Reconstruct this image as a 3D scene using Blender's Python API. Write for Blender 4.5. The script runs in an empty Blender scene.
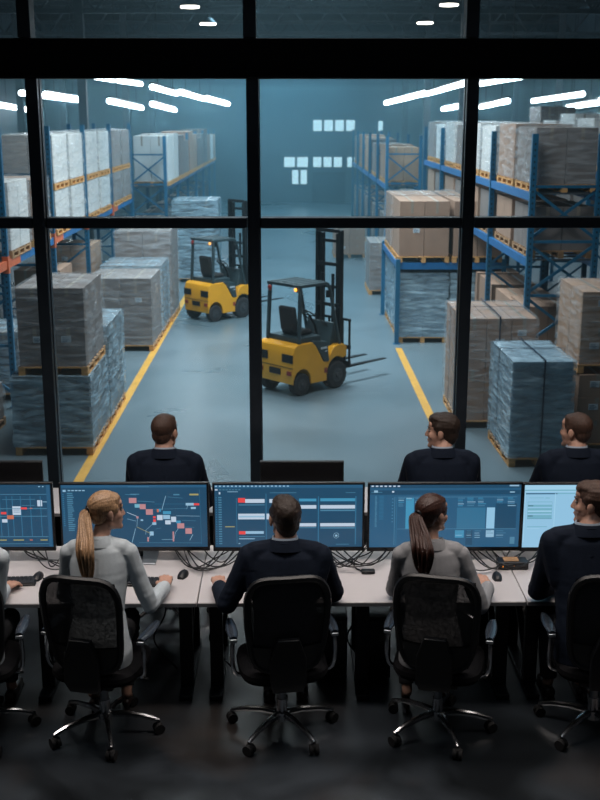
import bpy, bmesh, math, random
from mathutils import Vector, Matrix, noise
PI = math.pi
R = math.radians
scene = bpy.context.scene
COL = scene.collection
CAMH = 3.46
FPX = 1100.0
PITCH = math.atan(282 / FPX)
YAW = math.atan(10 / FPX)
_f0 = Vector((math.sin(YAW), math.cos(YAW), 0))
_r = Vector((math.cos(YAW), -math.sin(YAW), 0))
_fw = _f0 * math.cos(PITCH) + Vector((0, 0, -math.sin(PITCH)))
_up = _f0 * math.sin(PITCH) + Vector((0, 0, math.cos(PITCH)))

def ray(px, py):
    return _r * ((px - 300) / FPX) + _up * ((400 - py) / FPX) + _fw
def at(px, py, y):
    d = ray(px, py); t = y / d.y
    return Vector((0, 0, CAMH)) + d * t
def atz(px, py, z):
    d = ray(px, py); t = (z - CAMH) / d.z
    return Vector((0, 0, CAMH)) + d * t

# ------------------------------------------------------------------ materials
def _nt(name):
    m = bpy.data.materials.new(name); m.use_nodes = True
    nt = m.node_tree; b = nt.nodes['Principled BSDF']
    return m, nt, b
def _coord(nt, scale=(1, 1, 1), kind='Object'):
    tc = nt.nodes.new('ShaderNodeTexCoord'); mp = nt.nodes.new('ShaderNodeMapping')
    mp.inputs['Scale'].default_value = scale
    nt.links.new(tc.outputs[kind], mp.inputs['Vector'])
    return mp.outputs['Vector']
def mat(name, col, rough=.6, metal=0., var=.12, scale=6., bump=0., bscale=None, stretch=(1, 1, 1), spec=.5, sheen=0.):
    m, nt, b = _nt(name)
    v = _coord(nt, stretch)
    n = nt.nodes.new('ShaderNodeTexNoise'); n.inputs['Scale'].default_value = scale; n.inputs['Detail'].default_value = 4
    nt.links.new(v, n.inputs['Vector'])
    cr = nt.nodes.new('ShaderNodeValToRGB')
    a = tuple(c * (1 - var) for c in col) + (1,); c2 = tuple(min(1, c * (1 + var)) for c in col) + (1,)
    cr.color_ramp.elements[0].color = a; cr.color_ramp.elements[1].color = c2
    cr.color_ramp.elements[0].position = .3; cr.color_ramp.elements[1].position = .7
    nt.links.new(n.outputs['Fac'], cr.inputs['Fac']); nt.links.new(cr.outputs['Color'], b.inputs['Base Color'])
    b.inputs['Roughness'].default_value = rough; b.inputs['Metallic'].default_value = metal
    b.inputs['Specular IOR Level'].default_value = spec
    if sheen: b.inputs['Sheen Weight'].default_value = sheen
    if bump:
        n2 = nt.nodes.new('ShaderNodeTexNoise'); n2.inputs['Scale'].default_value = bscale or scale * 4; n2.inputs['Detail'].default_value = 3
        nt.links.new(v, n2.inputs['Vector'])
        bp = nt.nodes.new('ShaderNodeBump'); bp.inputs['Strength'].default_value = bump; bp.inputs['Distance'].default_value = .02
        nt.links.new(n2.outputs['Fac'], bp.inputs['Height']); nt.links.new(bp.outputs['Normal'], b.inputs['Normal'])
    return m
def emat(name, col, s=1.):
    m, nt, b = _nt(name)
    b.inputs['Base Color'].default_value = (.02, .02, .02, 1); b.inputs['Roughness'].default_value = .3
    b.inputs['Emission Color'].default_value = (*col, 1); b.inputs['Emission Strength'].default_value = s
    return m
def sheet_mat(name, col, opac, rough, bump, var=.25, bscale=9., stretch=(1, 1, 1)):
    """thin translucent sheet: shrink film, chair mesh, window glass"""
    m, nt, b = _nt(name)
    b.inputs['Base Color'].default_value = (*col, 1); b.inputs['Roughness'].default_value = rough
    tr = nt.nodes.new('ShaderNodeBsdfTransparent'); mx = nt.nodes.new('ShaderNodeMixShader')
    out = nt.nodes['Material Output']
    nt.links.new(tr.outputs[0], mx.inputs[1]); nt.links.new(b.outputs[0], mx.inputs[2]); nt.links.new(mx.outputs[0], out.inputs['Surface'])
    v = _coord(nt, stretch)
    n = nt.nodes.new('ShaderNodeTexNoise'); n.inputs['Scale'].default_value = bscale; n.inputs['Detail'].default_value = 2
    n.inputs['Distortion'].default_value = .4
    nt.links.new(v, n.inputs['Vector'])
    mr = nt.nodes.new('ShaderNodeMapRange'); mr.inputs['From Min'].default_value = .3; mr.inputs['From Max'].default_value = .7
    mr.inputs['To Min'].default_value = max(0, opac - var); mr.inputs['To Max'].default_value = min(1, opac + var)
    nt.links.new(n.outputs['Fac'], mr.inputs['Value']); nt.links.new(mr.outputs[0], mx.inputs[0])
    if bump:
        bp = nt.nodes.new('ShaderNodeBump'); bp.inputs['Strength'].default_value = bump; bp.inputs['Distance'].default_value = .05
        nt.links.new(n.outputs['Fac'], bp.inputs['Height']); nt.links.new(bp.outputs['Normal'], b.inputs['Normal'])
    return m

M = {}
M['frame'] = mat('dark frame metal', (.030, .042, .056), .34, .4, .1)
M['steel_dark'] = mat('dark painted steel', (.012, .014, .017), .4, .4, .1)
M['header'] = mat('black header metal', (.004, .005, .007), .6, 0, .1, spec=.2)
M['ctrl_wall'] = mat('charcoal wall paint', (.018, .02, .024), .8, 0, .15)
M['desk'] = mat('pale laminate', (.56, .54, .55), .38, 0, .05, 3)
M['desk_edge'] = mat('grey desk edge', (.2, .2, .21), .4)
M['black'] = mat('black plastic', (.008, .009, .011), .42, 0, .1)
M['bezel'] = mat('monitor bezel', (.006, .007, .009), .3, 0, .1)
M['screen_off'] = mat('switched off glass', (.004, .004, .005), .25, 0, .1)
M['silver'] = mat('brushed silver', (.42, .46, .5), .3, .85, .08, 20, stretch=(1, 8, 1))
M['chrome'] = mat('chrome', (.8, .82, .85), .2, 1., .03)
M['leather'] = mat('black seat fabric', (.004, .004, .005), .9, 0, .15, 30, .1, spec=.12)
M['armpad'] = mat('glossy black arm pad', (.03, .038, .05), .25, 0, .1)
M['rubber'] = mat('rubber', (.012, .012, .013), .75, 0, .15, 20, .1)
M['chairmesh'] = sheet_mat('woven chair mesh', (.007, .007, .009), .95, .7, .1, .03, 60)
M['glass'] = sheet_mat('window glass', (.5, .58, .62), .03, .04, 0, .01, .6)
M['navy'] = mat('navy suit wool', (.0045, .009, .020), .85, 0, .12, 40, .12, spec=.2)
M['greysuit'] = mat('light grey blazer', (.46, .52, .56), .75, 0, .05, 60, .1)
M['greysuit2'] = mat('mid grey blazer', (.27, .275, .29), .75, 0, .05, 60, .1)
M['trouser'] = mat('black trousers', (.008, .009, .012), .85, 0, .1, 40, .1)
M['shirt'] = mat('pale shirt', (.42, .5, .6), .7)
M['skin'] = mat('skin', (.52, .30, .22), .5, 0, .05, 12, .05)
M['shoe'] = mat('dark shoe leather', (.02, .012, .01), .35)
M['eye'] = mat('eye white', (.3, .28, .26), .2, 0, .02)
M['iris'] = mat('iris', (.05, .03, .02), .2, 0, .02)
M['hair_brown'] = mat('dark brown hair', (.025, .014, .009), .5, 0, .45, 25, .35, 60, (6, 6, 1))
M['hair_chestnut'] = mat('short chestnut hair', (.055, .027, .017), .55, 0, .4, 25, .35, 60, (5, 5, 1))
M['hair_auburn'] = mat('dark auburn hair', (.042, .016, .011), .42, 0, .5, 25, .25, 60, (8, 8, 1))
M['hair_blond'] = mat('blonde hair', (.34, .205, .112), .4, 0, .4, 22, .22, 60, (8, 8, 1))
M['rackblue'] = mat('rack blue paint', (.012, .13, .25), .45, .1, .12)
M['beamblue'] = mat('beam blue paint', (.015, .15, .38), .42, .1, .1)
M['beamorange'] = mat('beam orange paint', (.65, .15, .06), .5, .1, .1)
M['hole'] = mat('punched hole', (.004, .008, .014), .8)
M['deckwire'] = mat('galvanised deck', (.16, .19, .22), .5, .7, .1)
M['wood'] = mat('pallet pine', (.62, .33, .12), .75, 0, .3, 5, .3, 30, (1, 4, 4))
M['wood2'] = mat('worn pallet pine', (.38, .22, .11), .8, 0, .3, 5, .3, 30, (1, 4, 4))
M['card_brown'] = mat('brown cardboard', (.33, .215, .155), .75, 0, .1, 3, .06)
M['card_tan'] = mat('tan cardboard', (.42, .27, .18), .75, 0, .1, 3, .06)
M['card_grey'] = mat('grey cardboard', (.20, .175, .165), .75, 0, .12, 3, .06)
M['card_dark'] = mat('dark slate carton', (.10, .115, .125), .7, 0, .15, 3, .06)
M['card_blue'] = mat('blue grey carton', (.15, .24, .31), .6, 0, .15, 3, .06)
M['card_white'] = mat('off white carton', (.62, .63, .62), .65, 0, .06, 3, .06)
M['tape'] = mat('parcel tape', (.30, .26, .21), .3)
M['labelw'] = mat('paper label', (.60, .68, .74), .6, 0, .03)
M['labelink'] = mat('label print', (.08, .16, .24), .6)
M['strap'] = mat('plastic strap', (.01, .03, .06), .35)
M['film'] = sheet_mat('clear stretch film', (.72, .78, .82), .18, .12, 1.0, .17, 2.6, (1, 1, 5))
M['film_thick'] = sheet_mat('thick stretch film', (.45, .64, .76), .46, .11, 1.0, .3, 2.6, (1, 1, 5))
M['yellow'] = mat('forklift yellow', (.78, .36, .012), .38, 0, .06, 3)
M['lifter'] = mat('forklift slate', (.03, .055, .065), .42, .2, .1)
M['mast'] = mat('mast black', (.008, .011, .014), .4, .5, .1)
M['tyre'] = mat('tyre', (.018, .019, .021), .85, 0, .2, 20, .2)
M['hub'] = mat('wheel hub', (.06, .065, .07), .5, .5)
M['amber'] = emat('amber beacon', (1, .42, .05), 2.2)
M['redlens'] = mat('red lens', (.25, .02, .015), .3)
M['lineyellow'] = mat('floor line yellow', (.62, .33, .05), .5, 0, .12, 5)
M['lamp'] = emat('tube light', (.72, .9, 1), 14)
M['downlamp'] = emat('high bay lamp', (1, .93, .82), 12)
M['farlit'] = emat('lit far window', (.42, .8, 1.), 1.15)
M['wall_w'] = mat('warehouse wall', (.05, .075, .095), .8, 0, .15, .6)
M['ceil_w'] = mat('warehouse ceiling', (.015, .019, .023), .85, 0, .2, .5)
M['truss'] = mat('truss steel', (.035, .045, .055), .6, .4)
M['keys'] = mat('key caps', (.03, .033, .038), .5)
M['led'] = emat('orange led', (1, .3, .03), 1.3)
M['cable'] = mat('black cable', (.007, .007, .008), .4)

def floor_mat(name, c1, c2, c3, rough, scale, rvar=.12):
    m, nt, b = _nt(name)
    v = _coord(nt)
    n = nt.nodes.new('ShaderNodeTexNoise'); n.inputs['Scale'].default_value = scale; n.inputs['Detail'].default_value = 6; n.inputs['Distortion'].default_value = .8
    n2 = nt.nodes.new('ShaderNodeTexNoise'); n2.inputs['Scale'].default_value = scale * .45; n2.inputs['Detail'].default_value = 3
    nt.links.new(v, n.inputs['Vector']); nt.links.new(v, n2.inputs['Vector'])
    cr = nt.nodes.new('ShaderNodeValToRGB'); cr.color_ramp.elements[0].position = .35; cr.color_ramp.elements[1].position = .68
    cr.color_ramp.elements[0].color = (*c1, 1); cr.color_ramp.elements[1].color = (*c2, 1)
    nt.links.new(n.outputs['Fac'], cr.inputs['Fac'])
    mx = nt.nodes.new('ShaderNodeMix'); mx.data_type = 'RGBA'
    mr = nt.nodes.new('ShaderNodeMapRange'); mr.inputs['From Min'].default_value = .5; mr.inputs['From Max'].default_value = .7
    nt.links.new(n2.outputs['Fac'], mr.inputs['Value']); nt.links.new(mr.outputs[0], mx.inputs[0])
    nt.links.new(cr.outputs['Color'], mx.inputs[6]); mx.inputs[7].default_value = (*c3, 1)
    nt.links.new(mx.outputs[2], b.inputs['Base Color'])
    r = nt.nodes.new('ShaderNodeMapRange'); r.inputs['To Min'].default_value = rough - rvar; r.inputs['To Max'].default_value = rough + rvar
    nt.links.new(n.outputs['Fac'], r.inputs['Value']); nt.links.new(r.outputs[0], b.inputs['Roughness'])
    return m
M['ctrl_floor'] = floor_mat('dark polished concrete', (.006, .008, .010), (.040, .050, .062), (.065, .05, .042), .34, 1.4)
M['wh_floor'] = floor_mat('sealed warehouse concrete', (.10, .155, .185), (.145, .205, .24), (.125, .17, .20), .3, .35, .1)

# ------------------------------------------------------------------ mesh builder
def rotz(a): return Matrix.Rotation(a, 3, 'Z')
def basis(d):
    d = Vector(d).normalized()
    u = Vector((0, 0, 1)) if abs(d.z) < .95 else Vector((1, 0, 0))
    a = d.cross(u).normalized(); b = a.cross(d).normalized()
    return a, b, d
class MB:
    def __init__(s): s.v = []; s.f = []; s.m = []
    def add(s, vs, fs, m=0):
        o = len(s.v); s.v += [tuple(x) for x in vs]; s.f += [tuple(i + o for i in f) for f in fs]; s.m += [m] * len(fs)
    def box(s, c, d, rot=None, m=0):
        c = Vector(c); h = [x / 2 for x in d]
        vs = [Vector((x * h[0], y * h[1], z * h[2])) for x in (-1, 1) for y in (-1, 1) for z in (-1, 1)]
        if rot is not None: vs = [rot @ v for v in vs]
        s.add([v + c for v in vs], [(0, 1, 3, 2), (4, 6, 7, 5), (0, 4, 5, 1), (2, 3, 7, 6), (0, 2, 6, 4), (1, 5, 7, 3)], m)
        return s
    def bx(s, x0, x1, y0, y1, z0, z1, m=0):
        return s.box(((x0 + x1) / 2, (y0 + y1) / 2, (z0 + z1) / 2), (abs(x1 - x0), abs(y1 - y0), abs(z1 - z0)), None, m)
    def bar(s, p, q, w, h, m=0):
        p, q = Vector(p), Vector(q); a, b, d = basis(q - p)
        vs = [c + a * (x * w / 2) + b * (z * h / 2) for c in (p, q) for x, z in ((-1, -1), (1, -1), (1, 1), (-1, 1))]
        s.add(vs, [(0, 1, 2, 3), (7, 6, 5, 4), (0, 4, 5, 1), (1, 5, 6, 2), (2, 6, 7, 3), (3, 7, 4, 0)], m); return s
    def loft(s, rings, m=0, cap=True, closed=False):
        n = len(rings[0]); vs = [v for r in rings for v in r]; fs = []
        k = len(rings)
        for i in range(k if closed else k - 1):
            j = (i + 1) % k
            for t in range(n):
                fs.append((i * n + t, i * n + (t + 1) % n, j * n + (t + 1) % n, j * n + t))
        if cap and not closed:
            fs.append(tuple(range(n - 1, -1, -1))); fs.append(tuple((k - 1) * n + t for t in range(n)))
        s.add(vs, fs, m); return s
    def cone(s, p, q, r0, r1, n=14, m=0):
        p, q = Vector(p), Vector(q); a, b, d = basis(q - p)
        rings = [[c + (a * math.cos(t * 2 * PI / n) + b * math.sin(t * 2 * PI / n)) * r for t in range(n)] for c, r in ((p, r0), (q, r1))]
        return s.loft(rings, m)
    def tube(s, pts, r, n=8, m=0, flat=1., closed=False):
        pts = [Vector(p) for p in pts]; k = len(pts)
        rr = r if isinstance(r, (list, tuple)) else [r] * k
        rings = []; pa = None
        for i, p in enumerate(pts):
            if closed: d = pts[(i + 1) % k] - pts[i - 1]
            else: d = pts[min(i + 1, k - 1)] - pts[max(i - 1, 0)]
            d.normalize()
            if pa is None: a, b, _ = basis(d)
            else:
                a = pa - d * pa.dot(d); a.normalize(); b = d.cross(a) * -1
            pa = a
            rings.append([p + (a * math.cos(t * 2 * PI / n) + b * math.sin(t * 2 * PI / n) * flat) * rr[i] for t in range(n)])
        return s.loft(rings, m, True, closed)
    def ell(s, c, r, rot=None, u=16, w=10, m=0):
        c = Vector(c); rings = []
        vs = []; fs = []
        vs.append(Vector((0, 0, r[2])))
        for i in range(1, w):
            ph = PI * i / w
            for j in range(u):
                th = 2 * PI * j / u
                vs.append(Vector((r[0] * math.sin(ph) * math.cos(th), r[1] * math.sin(ph) * math.sin(th), r[2] * math.cos(ph))))
        vs.append(Vector((0, 0, -r[2])))
        for j in range(u): fs.append((0, 1 + j, 1 + (j + 1) % u))
        for i in range(w - 2):
            for j in range(u):
                a = 1 + i * u + j; b = 1 + i * u + (j + 1) % u
                fs.append((a, a + u, b + u, b))
        L = len(vs) - 1
        for j in range(u): fs.append((L, L - u + (j + 1) % u, L - u + j))
        if rot is not None: vs = [rot @ v for v in vs]
        s.add([v + c for v in vs], fs, m); return s
    def pill(s, p, q, r0, r1, n=12, m=0):
        s.cone(p, q, r0, r1, n, m); s.ell(p, (r0,) * 3, None, n, 8, m); s.ell(q, (r1,) * 3, None, n, 8, m); return s
    def chain(s, pts, rs, n=12):
        for i in range(len(pts) - 1): s.pill(pts[i], pts[i + 1], rs[i], rs[i + 1], n)
        return s
    def mesh(s, name, mats, smooth=True, ang=35):
        me = bpy.data.meshes.new(name); me.from_pydata(s.v, [], s.f)
        for m_ in mats: me.materials.append(m_)
        if len(mats) > 1: me.polygons.foreach_set('material_index', s.m)
        me.update(); fix_normals(me)
        if smooth:
            me.shade_smooth(); me.set_sharp_from_angle(angle=R(ang))
        return me
    def build(s, name, mats, parent=None, loc=(0, 0, 0), bevel=0, smooth=True, label=None):
        if not isinstance(mats, (list, tuple)): mats = [mats]
        o = bpy.data.objects.new(name, s.mesh(name, mats, smooth)); COL.objects.link(o)
        o.location = loc
        if parent is not None: o.parent = parent
        if bevel:
            b = o.modifiers.new('bevel', 'BEVEL'); b.width = bevel; b.segments = 2; b.limit_method = 'ANGLE'; b.angle_limit = R(40)
            b.harden_normals = False
        if label: o['label'] = label
        return o
def fix_normals(me):
    bm = bmesh.new(); bm.from_mesh(me); bmesh.ops.recalc_face_normals(bm, faces=bm.faces); bm.to_mesh(me); bm.free()

def remesh(mb, name, voxel, mats, smooth=4, disp=None):
    me = bpy.data.meshes.new(name); me.from_pydata(mb.v, [], mb.f); fix_normals(me)
    o = bpy.data.objects.new('tmp', me); COL.objects.link(o)
    r = o.modifiers.new('r', 'REMESH'); r.mode = 'VOXEL'; r.voxel_size = voxel; r.adaptivity = 0
    if smooth:
        sm = o.modifiers.new('s', 'SMOOTH'); sm.factor = .5; sm.iterations = smooth
    dg = bpy.context.evaluated_depsgraph_get()
    out = bpy.data.meshes.new_from_object(o.evaluated_get(dg))
    bpy.data.objects.remove(o); out.name = name; out.materials.clear()
    for m_ in (mats if isinstance(mats, (list, tuple)) else [mats]): out.materials.append(m_)
    if disp:
        ns = [v.normal.copy() for v in out.vertices]
        for v, n_ in zip(out.vertices, ns): v.co += n_ * disp(v.co)
    out.shade_smooth()
    return out
def linkmesh(name, me, parent=None, loc=(0, 0, 0), label=None):
    o = bpy.data.objects.new(name, me); COL.objects.link(o); o.location = loc
    if parent is not None: o.parent = parent
    if label: o['label'] = label
    return o
def thing(name, label, cat, loc=(0, 0, 0), rz=0, group=None):
    o = bpy.data.objects.new(name, None); COL.objects.link(o); o.location = loc; o.rotation_euler = (0, 0, rz)
    o.empty_display_size = .1
    return tag(o, label, cat, group)
def tag(o, label, cat, group=None):
    o['label'] = label; o['category'] = cat
    if group: o['group'] = group
    return o
def struct(name, mb, m, bevel=0, label=None):
    o = mb.build(name, m, bevel=bevel, smooth=False); o['kind'] = 'structure'
    if label: o['label'] = label
    return o
def dup(root, loc, rz=0, label=None, group=None, parent=None):
    r = root.copy(); COL.objects.link(r)
    if parent is None:
        r.location = loc; r.rotation_euler = (0, 0, rz)
    else: r.parent = parent
    if label: r['label'] = label
    if group: r['group'] = group
    for ch in list(root.children): dup(ch, None, parent=r)
    return r
def smoothpts(pts, n=6):
    pts = [Vector(p) for p in pts]; out = []
    for i in range(len(pts) - 1):
        p0 = pts[max(i - 1, 0)]; p1 = pts[i]; p2 = pts[i + 1]; p3 = pts[min(i + 2, len(pts) - 1)]
        for k in range(n):
            t = k / n
            out.append(.5 * ((2 * p1) + (p2 - p0) * t + (2 * p0 - 5 * p1 + 4 * p2 - p3) * t * t + (3 * p1 - p0 - 3 * p2 + p3) * t ** 3))
    out.append(pts[-1]); return out
ORD = ['first', 'second', 'third', 'fourth', 'fifth', 'sixth', 'seventh', 'eighth', 'ninth', 'tenth', 'eleventh', 'twelfth']
# ------------------------------------------------------------------ the setting
FZ = -1.69     # warehouse floor
WY = 9.0       # window wall
CX = 4.6
struct('floor', MB().bx(-CX, CX, -1.6, WY - .1, -.2, 0), M['ctrl_floor'])
struct('ceiling', MB().bx(-CX - .2, CX + .2, -1.8, WY + .15, 4.75, 4.95), M['ctrl_wall'])
struct('wall_left', MB().bx(-CX - .2, -CX, -1.8, WY + .1, -.2, 4.75), M['ctrl_wall'])
struct('wall_right', MB().bx(CX, CX + .2, -1.8, WY + .1, -.2, 4.75), M['ctrl_wall'])
struct('wall_back', MB().bx(-CX, CX, -1.8, -1.6, -.2, 4.75), M['ctrl_wall'])
struct('wall_front', MB().bx(-CX, CX, WY - .1, WY + .1, FZ, .32), M['ctrl_wall'])
mx = [at(37, 100, WY).x, at(253, 100, WY).x, at(474, 100, WY).x]
sp = (mx[2] - mx[0]) / 2
xs = [mx[1] + sp * k for k in (-2, -1, 0, 1, 2)]
k_ = 1
for i, x in enumerate(xs):
    struct('trim_%d' % k_, MB().bx(x - .047, x + .047, WY - .09, WY + .09, .32, 3.76).bx(x - .054, x + .054, WY - .02, WY + .02, .32, 3.76), M['frame'], .006); k_ += 1
    xo = x - .02 if i != 1 else x - .03
    struct('trim_%d' % k_, MB().bx(xo - .05, xo + .05, WY - .09, WY + .09, 4.06, 4.75), M['frame'], .006); k_ += 1
struct('trim_%d' % k_, MB().bx(-CX, CX, WY - .13, WY + .13, 3.76, 4.055).bx(-CX, CX, WY - .16, WY - .12, 3.755, 3.785), M['header'], .008); k_ += 1
zt = at(300, 222, WY).z
edges = [-CX] + xs + [CX]
n_ = 1
for i in range(len(edges) - 1):
    a = edges[i] + (.056 if i else 0); b = edges[i + 1] - (.056 if i < len(edges) - 2 else 0)
    struct('trim_%d' % k_, MB().bx(a, b, WY - .07, WY + .07, zt - .045, zt + .04), M['frame'], .006); k_ += 1
    for z0, z1 in ((.32, zt - .045), (zt + .04, 3.755), (4.06, 4.75)):
        struct('window_%d' % n_, MB().bx(a, b, WY - .006, WY + .006, z0, z1), M['glass']); n_ += 1

WX0, WX1, WEND, WCZ = -15, 15, 70, 9.0
struct('floor_warehouse', MB().bx(WX0, WX1, WY + .1, WEND, FZ - .2, FZ), M['wh_floor'])
struct('wall_far_left', MB().bx(WX0 - .3, WX0, WY + .1, WEND, FZ, WCZ), M['wall_w'])
struct('wall_far_right', MB().bx(WX1, WX1 + .3, WY + .1, WEND, FZ, WCZ), M['wall_w'])
struct('ceiling_warehouse', MB().bx(WX0, WX1, WY + .1, WEND, WCZ, WCZ + .2), M['ceil_w'])
struct('wall_far', MB().bx(WX0, WX1, WEND, WEND + .3, FZ, WCZ), M['wall_w'])
# facade of the control room seen from the warehouse side
struct('wall_facade_left', MB().bx(WX0, -CX - .2, WY - .1, WY + .1, FZ, WCZ), M['wall_w'])
struct('wall_facade_right', MB().bx(CX + .2, WX1, WY - .1, WY + .1, FZ, WCZ), M['wall_w'])
struct('wall_facade_top', MB().bx(-CX - .2, CX + .2, WY + .15, WY + .3, 4.75, WCZ), M['wall_w'])
def farwin(px0, py0, px1, py1, bars=2):
    global n_
    a = at(px0, py1, WEND - .1); b = at(px1, py0, WEND - .1)
    g = MB().bx(a.x, b.x, WEND - .12, WEND - .02, a.z, b.z)
    o = struct('window_%d' % n_, g, M['farlit']); n_ += 1
    f = MB(); t = .14
    f.bx(a.x - t, b.x + t, WEND - .2, WEND - .05, b.z, b.z + t).bx(a.x - t, b.x + t, WEND - .2, WEND - .05, a.z - t, a.z)
    for k in range(bars + 1):
        x = a.x + (b.x - a.x) * k / bars
        f.bx(x - t / 2, x + t / 2, WEND - .2, WEND - .05, a.z, b.z)
    f.build('window_frame', M['wall_w'], o, smooth=False)
farwin(312, 120, 356, 131, 4); farwin(283, 157, 309, 167, 2); farwin(312, 157, 343, 167, 3); farwin(346, 157, 367, 167, 2)
farwin(291, 170, 308, 184, 2); farwin(377, 121, 384, 131, 1)
o = struct('door_1', MB().bx(at(312, 200, WEND).x, at(345, 200, WEND).x, WEND - .12, WEND - .02, FZ, at(312, 172, WEND).z), M['ceil_w'])
# painted aisle lines
for k, (p, q) in enumerate((((80, 480), (176, 318)), ((399, 353), (470, 520)))):
    a = atz(*p, FZ); b = atz(*q, FZ)
    xl = -3.1 if k == 0 else 2.5
    y0, y1 = (12.5, 33.) if k == 0 else (9.3, 24.9)
    struct('trim_%d' % k_, MB().bx(xl - .075, xl + .075, y0, y1, FZ + .001, FZ + .004), M['lineyellow'], label='yellow painted aisle line on the warehouse floor'); k_ += 1
# ceiling trusses
for y in (22, 32, 42, 53, 63):
    mb = MB()
    for z in (7.2, 8.5): mb.bx(WX0, WX1, y - .08, y + .08, z - .08, z + .08)
    for i in range(15):
        x = WX0 + i * 2
        mb.bar((x, y, 7.2), (x + 1, y, 8.5), .08, .08); mb.bar((x + 1, y, 8.5), (x + 2, y, 7.2), .08, .08)
    struct('trim_%d' % k_, mb, M['truss'], label='steel roof truss'); k_ += 1
for x in (-12.5, -7.6, 6.4, 12.5):
    for y in (42, 53, 63):
        struct('column_warehouse', MB().bx(x - .15, x + .15, y - .15, y + .15, FZ, 8.4), M['truss'])

# ------------------------------------------------------------------ warehouse luminaires
def tube_light(p, q, r, label):
    p = Vector(p); q = Vector(q); c = (p + q) / 2
    t = thing('tube_light', label, 'light', c, 0, 'long white tube lights over the racks')
    MB().pill(p - c, q - c, r, r, 10).build('tube', M['lamp'], t)
    h = Vector((0, 0, r + .03))
    MB().bar(p - c + h, q - c + h, r * 1.6, .05).build('housing', M['steel_dark'], t)
    for f in (.2, .8):
        s = p.lerp(q, f) - c
        MB().bar(s + h, (s.x, s.y, WCZ - c.z), .02, .02).build('hanger', M['steel_dark'], t)
def ey(py, h):   # depth at which a height h above the eye shows on this pixel row
    a = PITCH + math.atan((py - 400) / FPX)
    return h / math.tan(-a)
lam = [  # px0 py0 px1 py1 height above eye
 ((93, 79, 143, 87, .8), 'white tube light above the left racks, just inside the left window frame'),
 ((96, 77, 141, 84, 1.5), 'white tube light half hidden under the window header at left'),
 ((152, 87, 177, 94, .8), 'short white tube light, second of the inner left row'),
 ((180, 92, 204, 99, .8), 'white tube light, third of the inner left row'),
 ((205, 98, 228, 104, .8), 'white tube light ending the inner left row'),
 ((21, 93, 84, 101, .8), 'white tube light crossing behind the left window mullion'),
 ((0, 105, 29, 110, .6), 'white tube light at the left edge beside the blue upright'),
 ((109, 101, 142, 108, .45), 'short white tube light low over the left rack loads'),
 ((152, 104, 175, 110, .4), 'smallest white tube light, beyond the low left one'),
 ((386, 103, 426, 93, .8), 'white tube light starting the inner right row'),
 ((427, 94, 469, 82, .8), 'white tube light ending at the right window mullion'),
 ((481, 84, 521, 77, .8), 'white tube light under the header, right of the right mullion'),
 ((443, 109, 466, 105, .45), 'short white tube light low over the right rack, left of the mullion'),
 ((481, 107, 508, 101, .45), 'short white tube light low over the right rack, right of the mullion'),
 ((533, 101, 583, 94, .8), 'white tube light above the right racks'),
 ((568, 107, 597, 103, .5), 'short white tube light above the right racks, lower of the pair'),
 ((597, 101, 625, 95, .8), 'white tube light cut by the right edge of the picture'),
]
for i, ((a, b, c, d, h), lab) in enumerate(lam):
    if i == 0: a, b, c, d, h = 45, 94, 85, 100, .8
    ymid = ey((b + d) / 2, h)
    half = .28 * min(ymid, 40) * .5 if h > .5 else 2.0
    ya, yb = ey(b, h), ey(d, h)
    ymin, ymax = min(ya, yb), max(ya, yb)
    mid = (ymin + ymax) / 2; span = min(ymax - ymin, 9.0)
    mid = min(mid, 58)
    s = 1 if yb > ya else -1
    P = at(a, b, mid - s * span / 2); Q = at(c, d, mid + s * span / 2)
    tube_light(P, Q, .0021 * mid, lab)
def bay_light(px, py, y, lab):
    p = at(px, py, y)
    t = thing('high_bay_lamp', lab, 'light', p, 0, 'round warm lamps near the warehouse roof')
    MB().cone((0, 0, .02), (0, 0, .22), .36, .14, 20).build('shade', M['steel_dark'], t)
    MB().cone((0, 0, -.02), (0, 0, .018), .30, .30, 20).build('diffuser', M['downlamp'], t)
    MB().bar((0, 0, .2), (0, 0, WCZ - p.z), .03, .03).build('hanger', M['steel_dark'], t)
bay_light(190, 7, 38, 'round warm ceiling lamp, left one of the upper left pane')
bay_light(208, 24, 44, 'round warm ceiling lamp nearest the header in the upper left pane')
bay_light(449, 5, 38, 'round warm ceiling lamp at the top, beside the right mullion')
bay_light(425, 23, 44, 'round warm ceiling lamp nearest the header in the upper middle pane')

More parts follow.
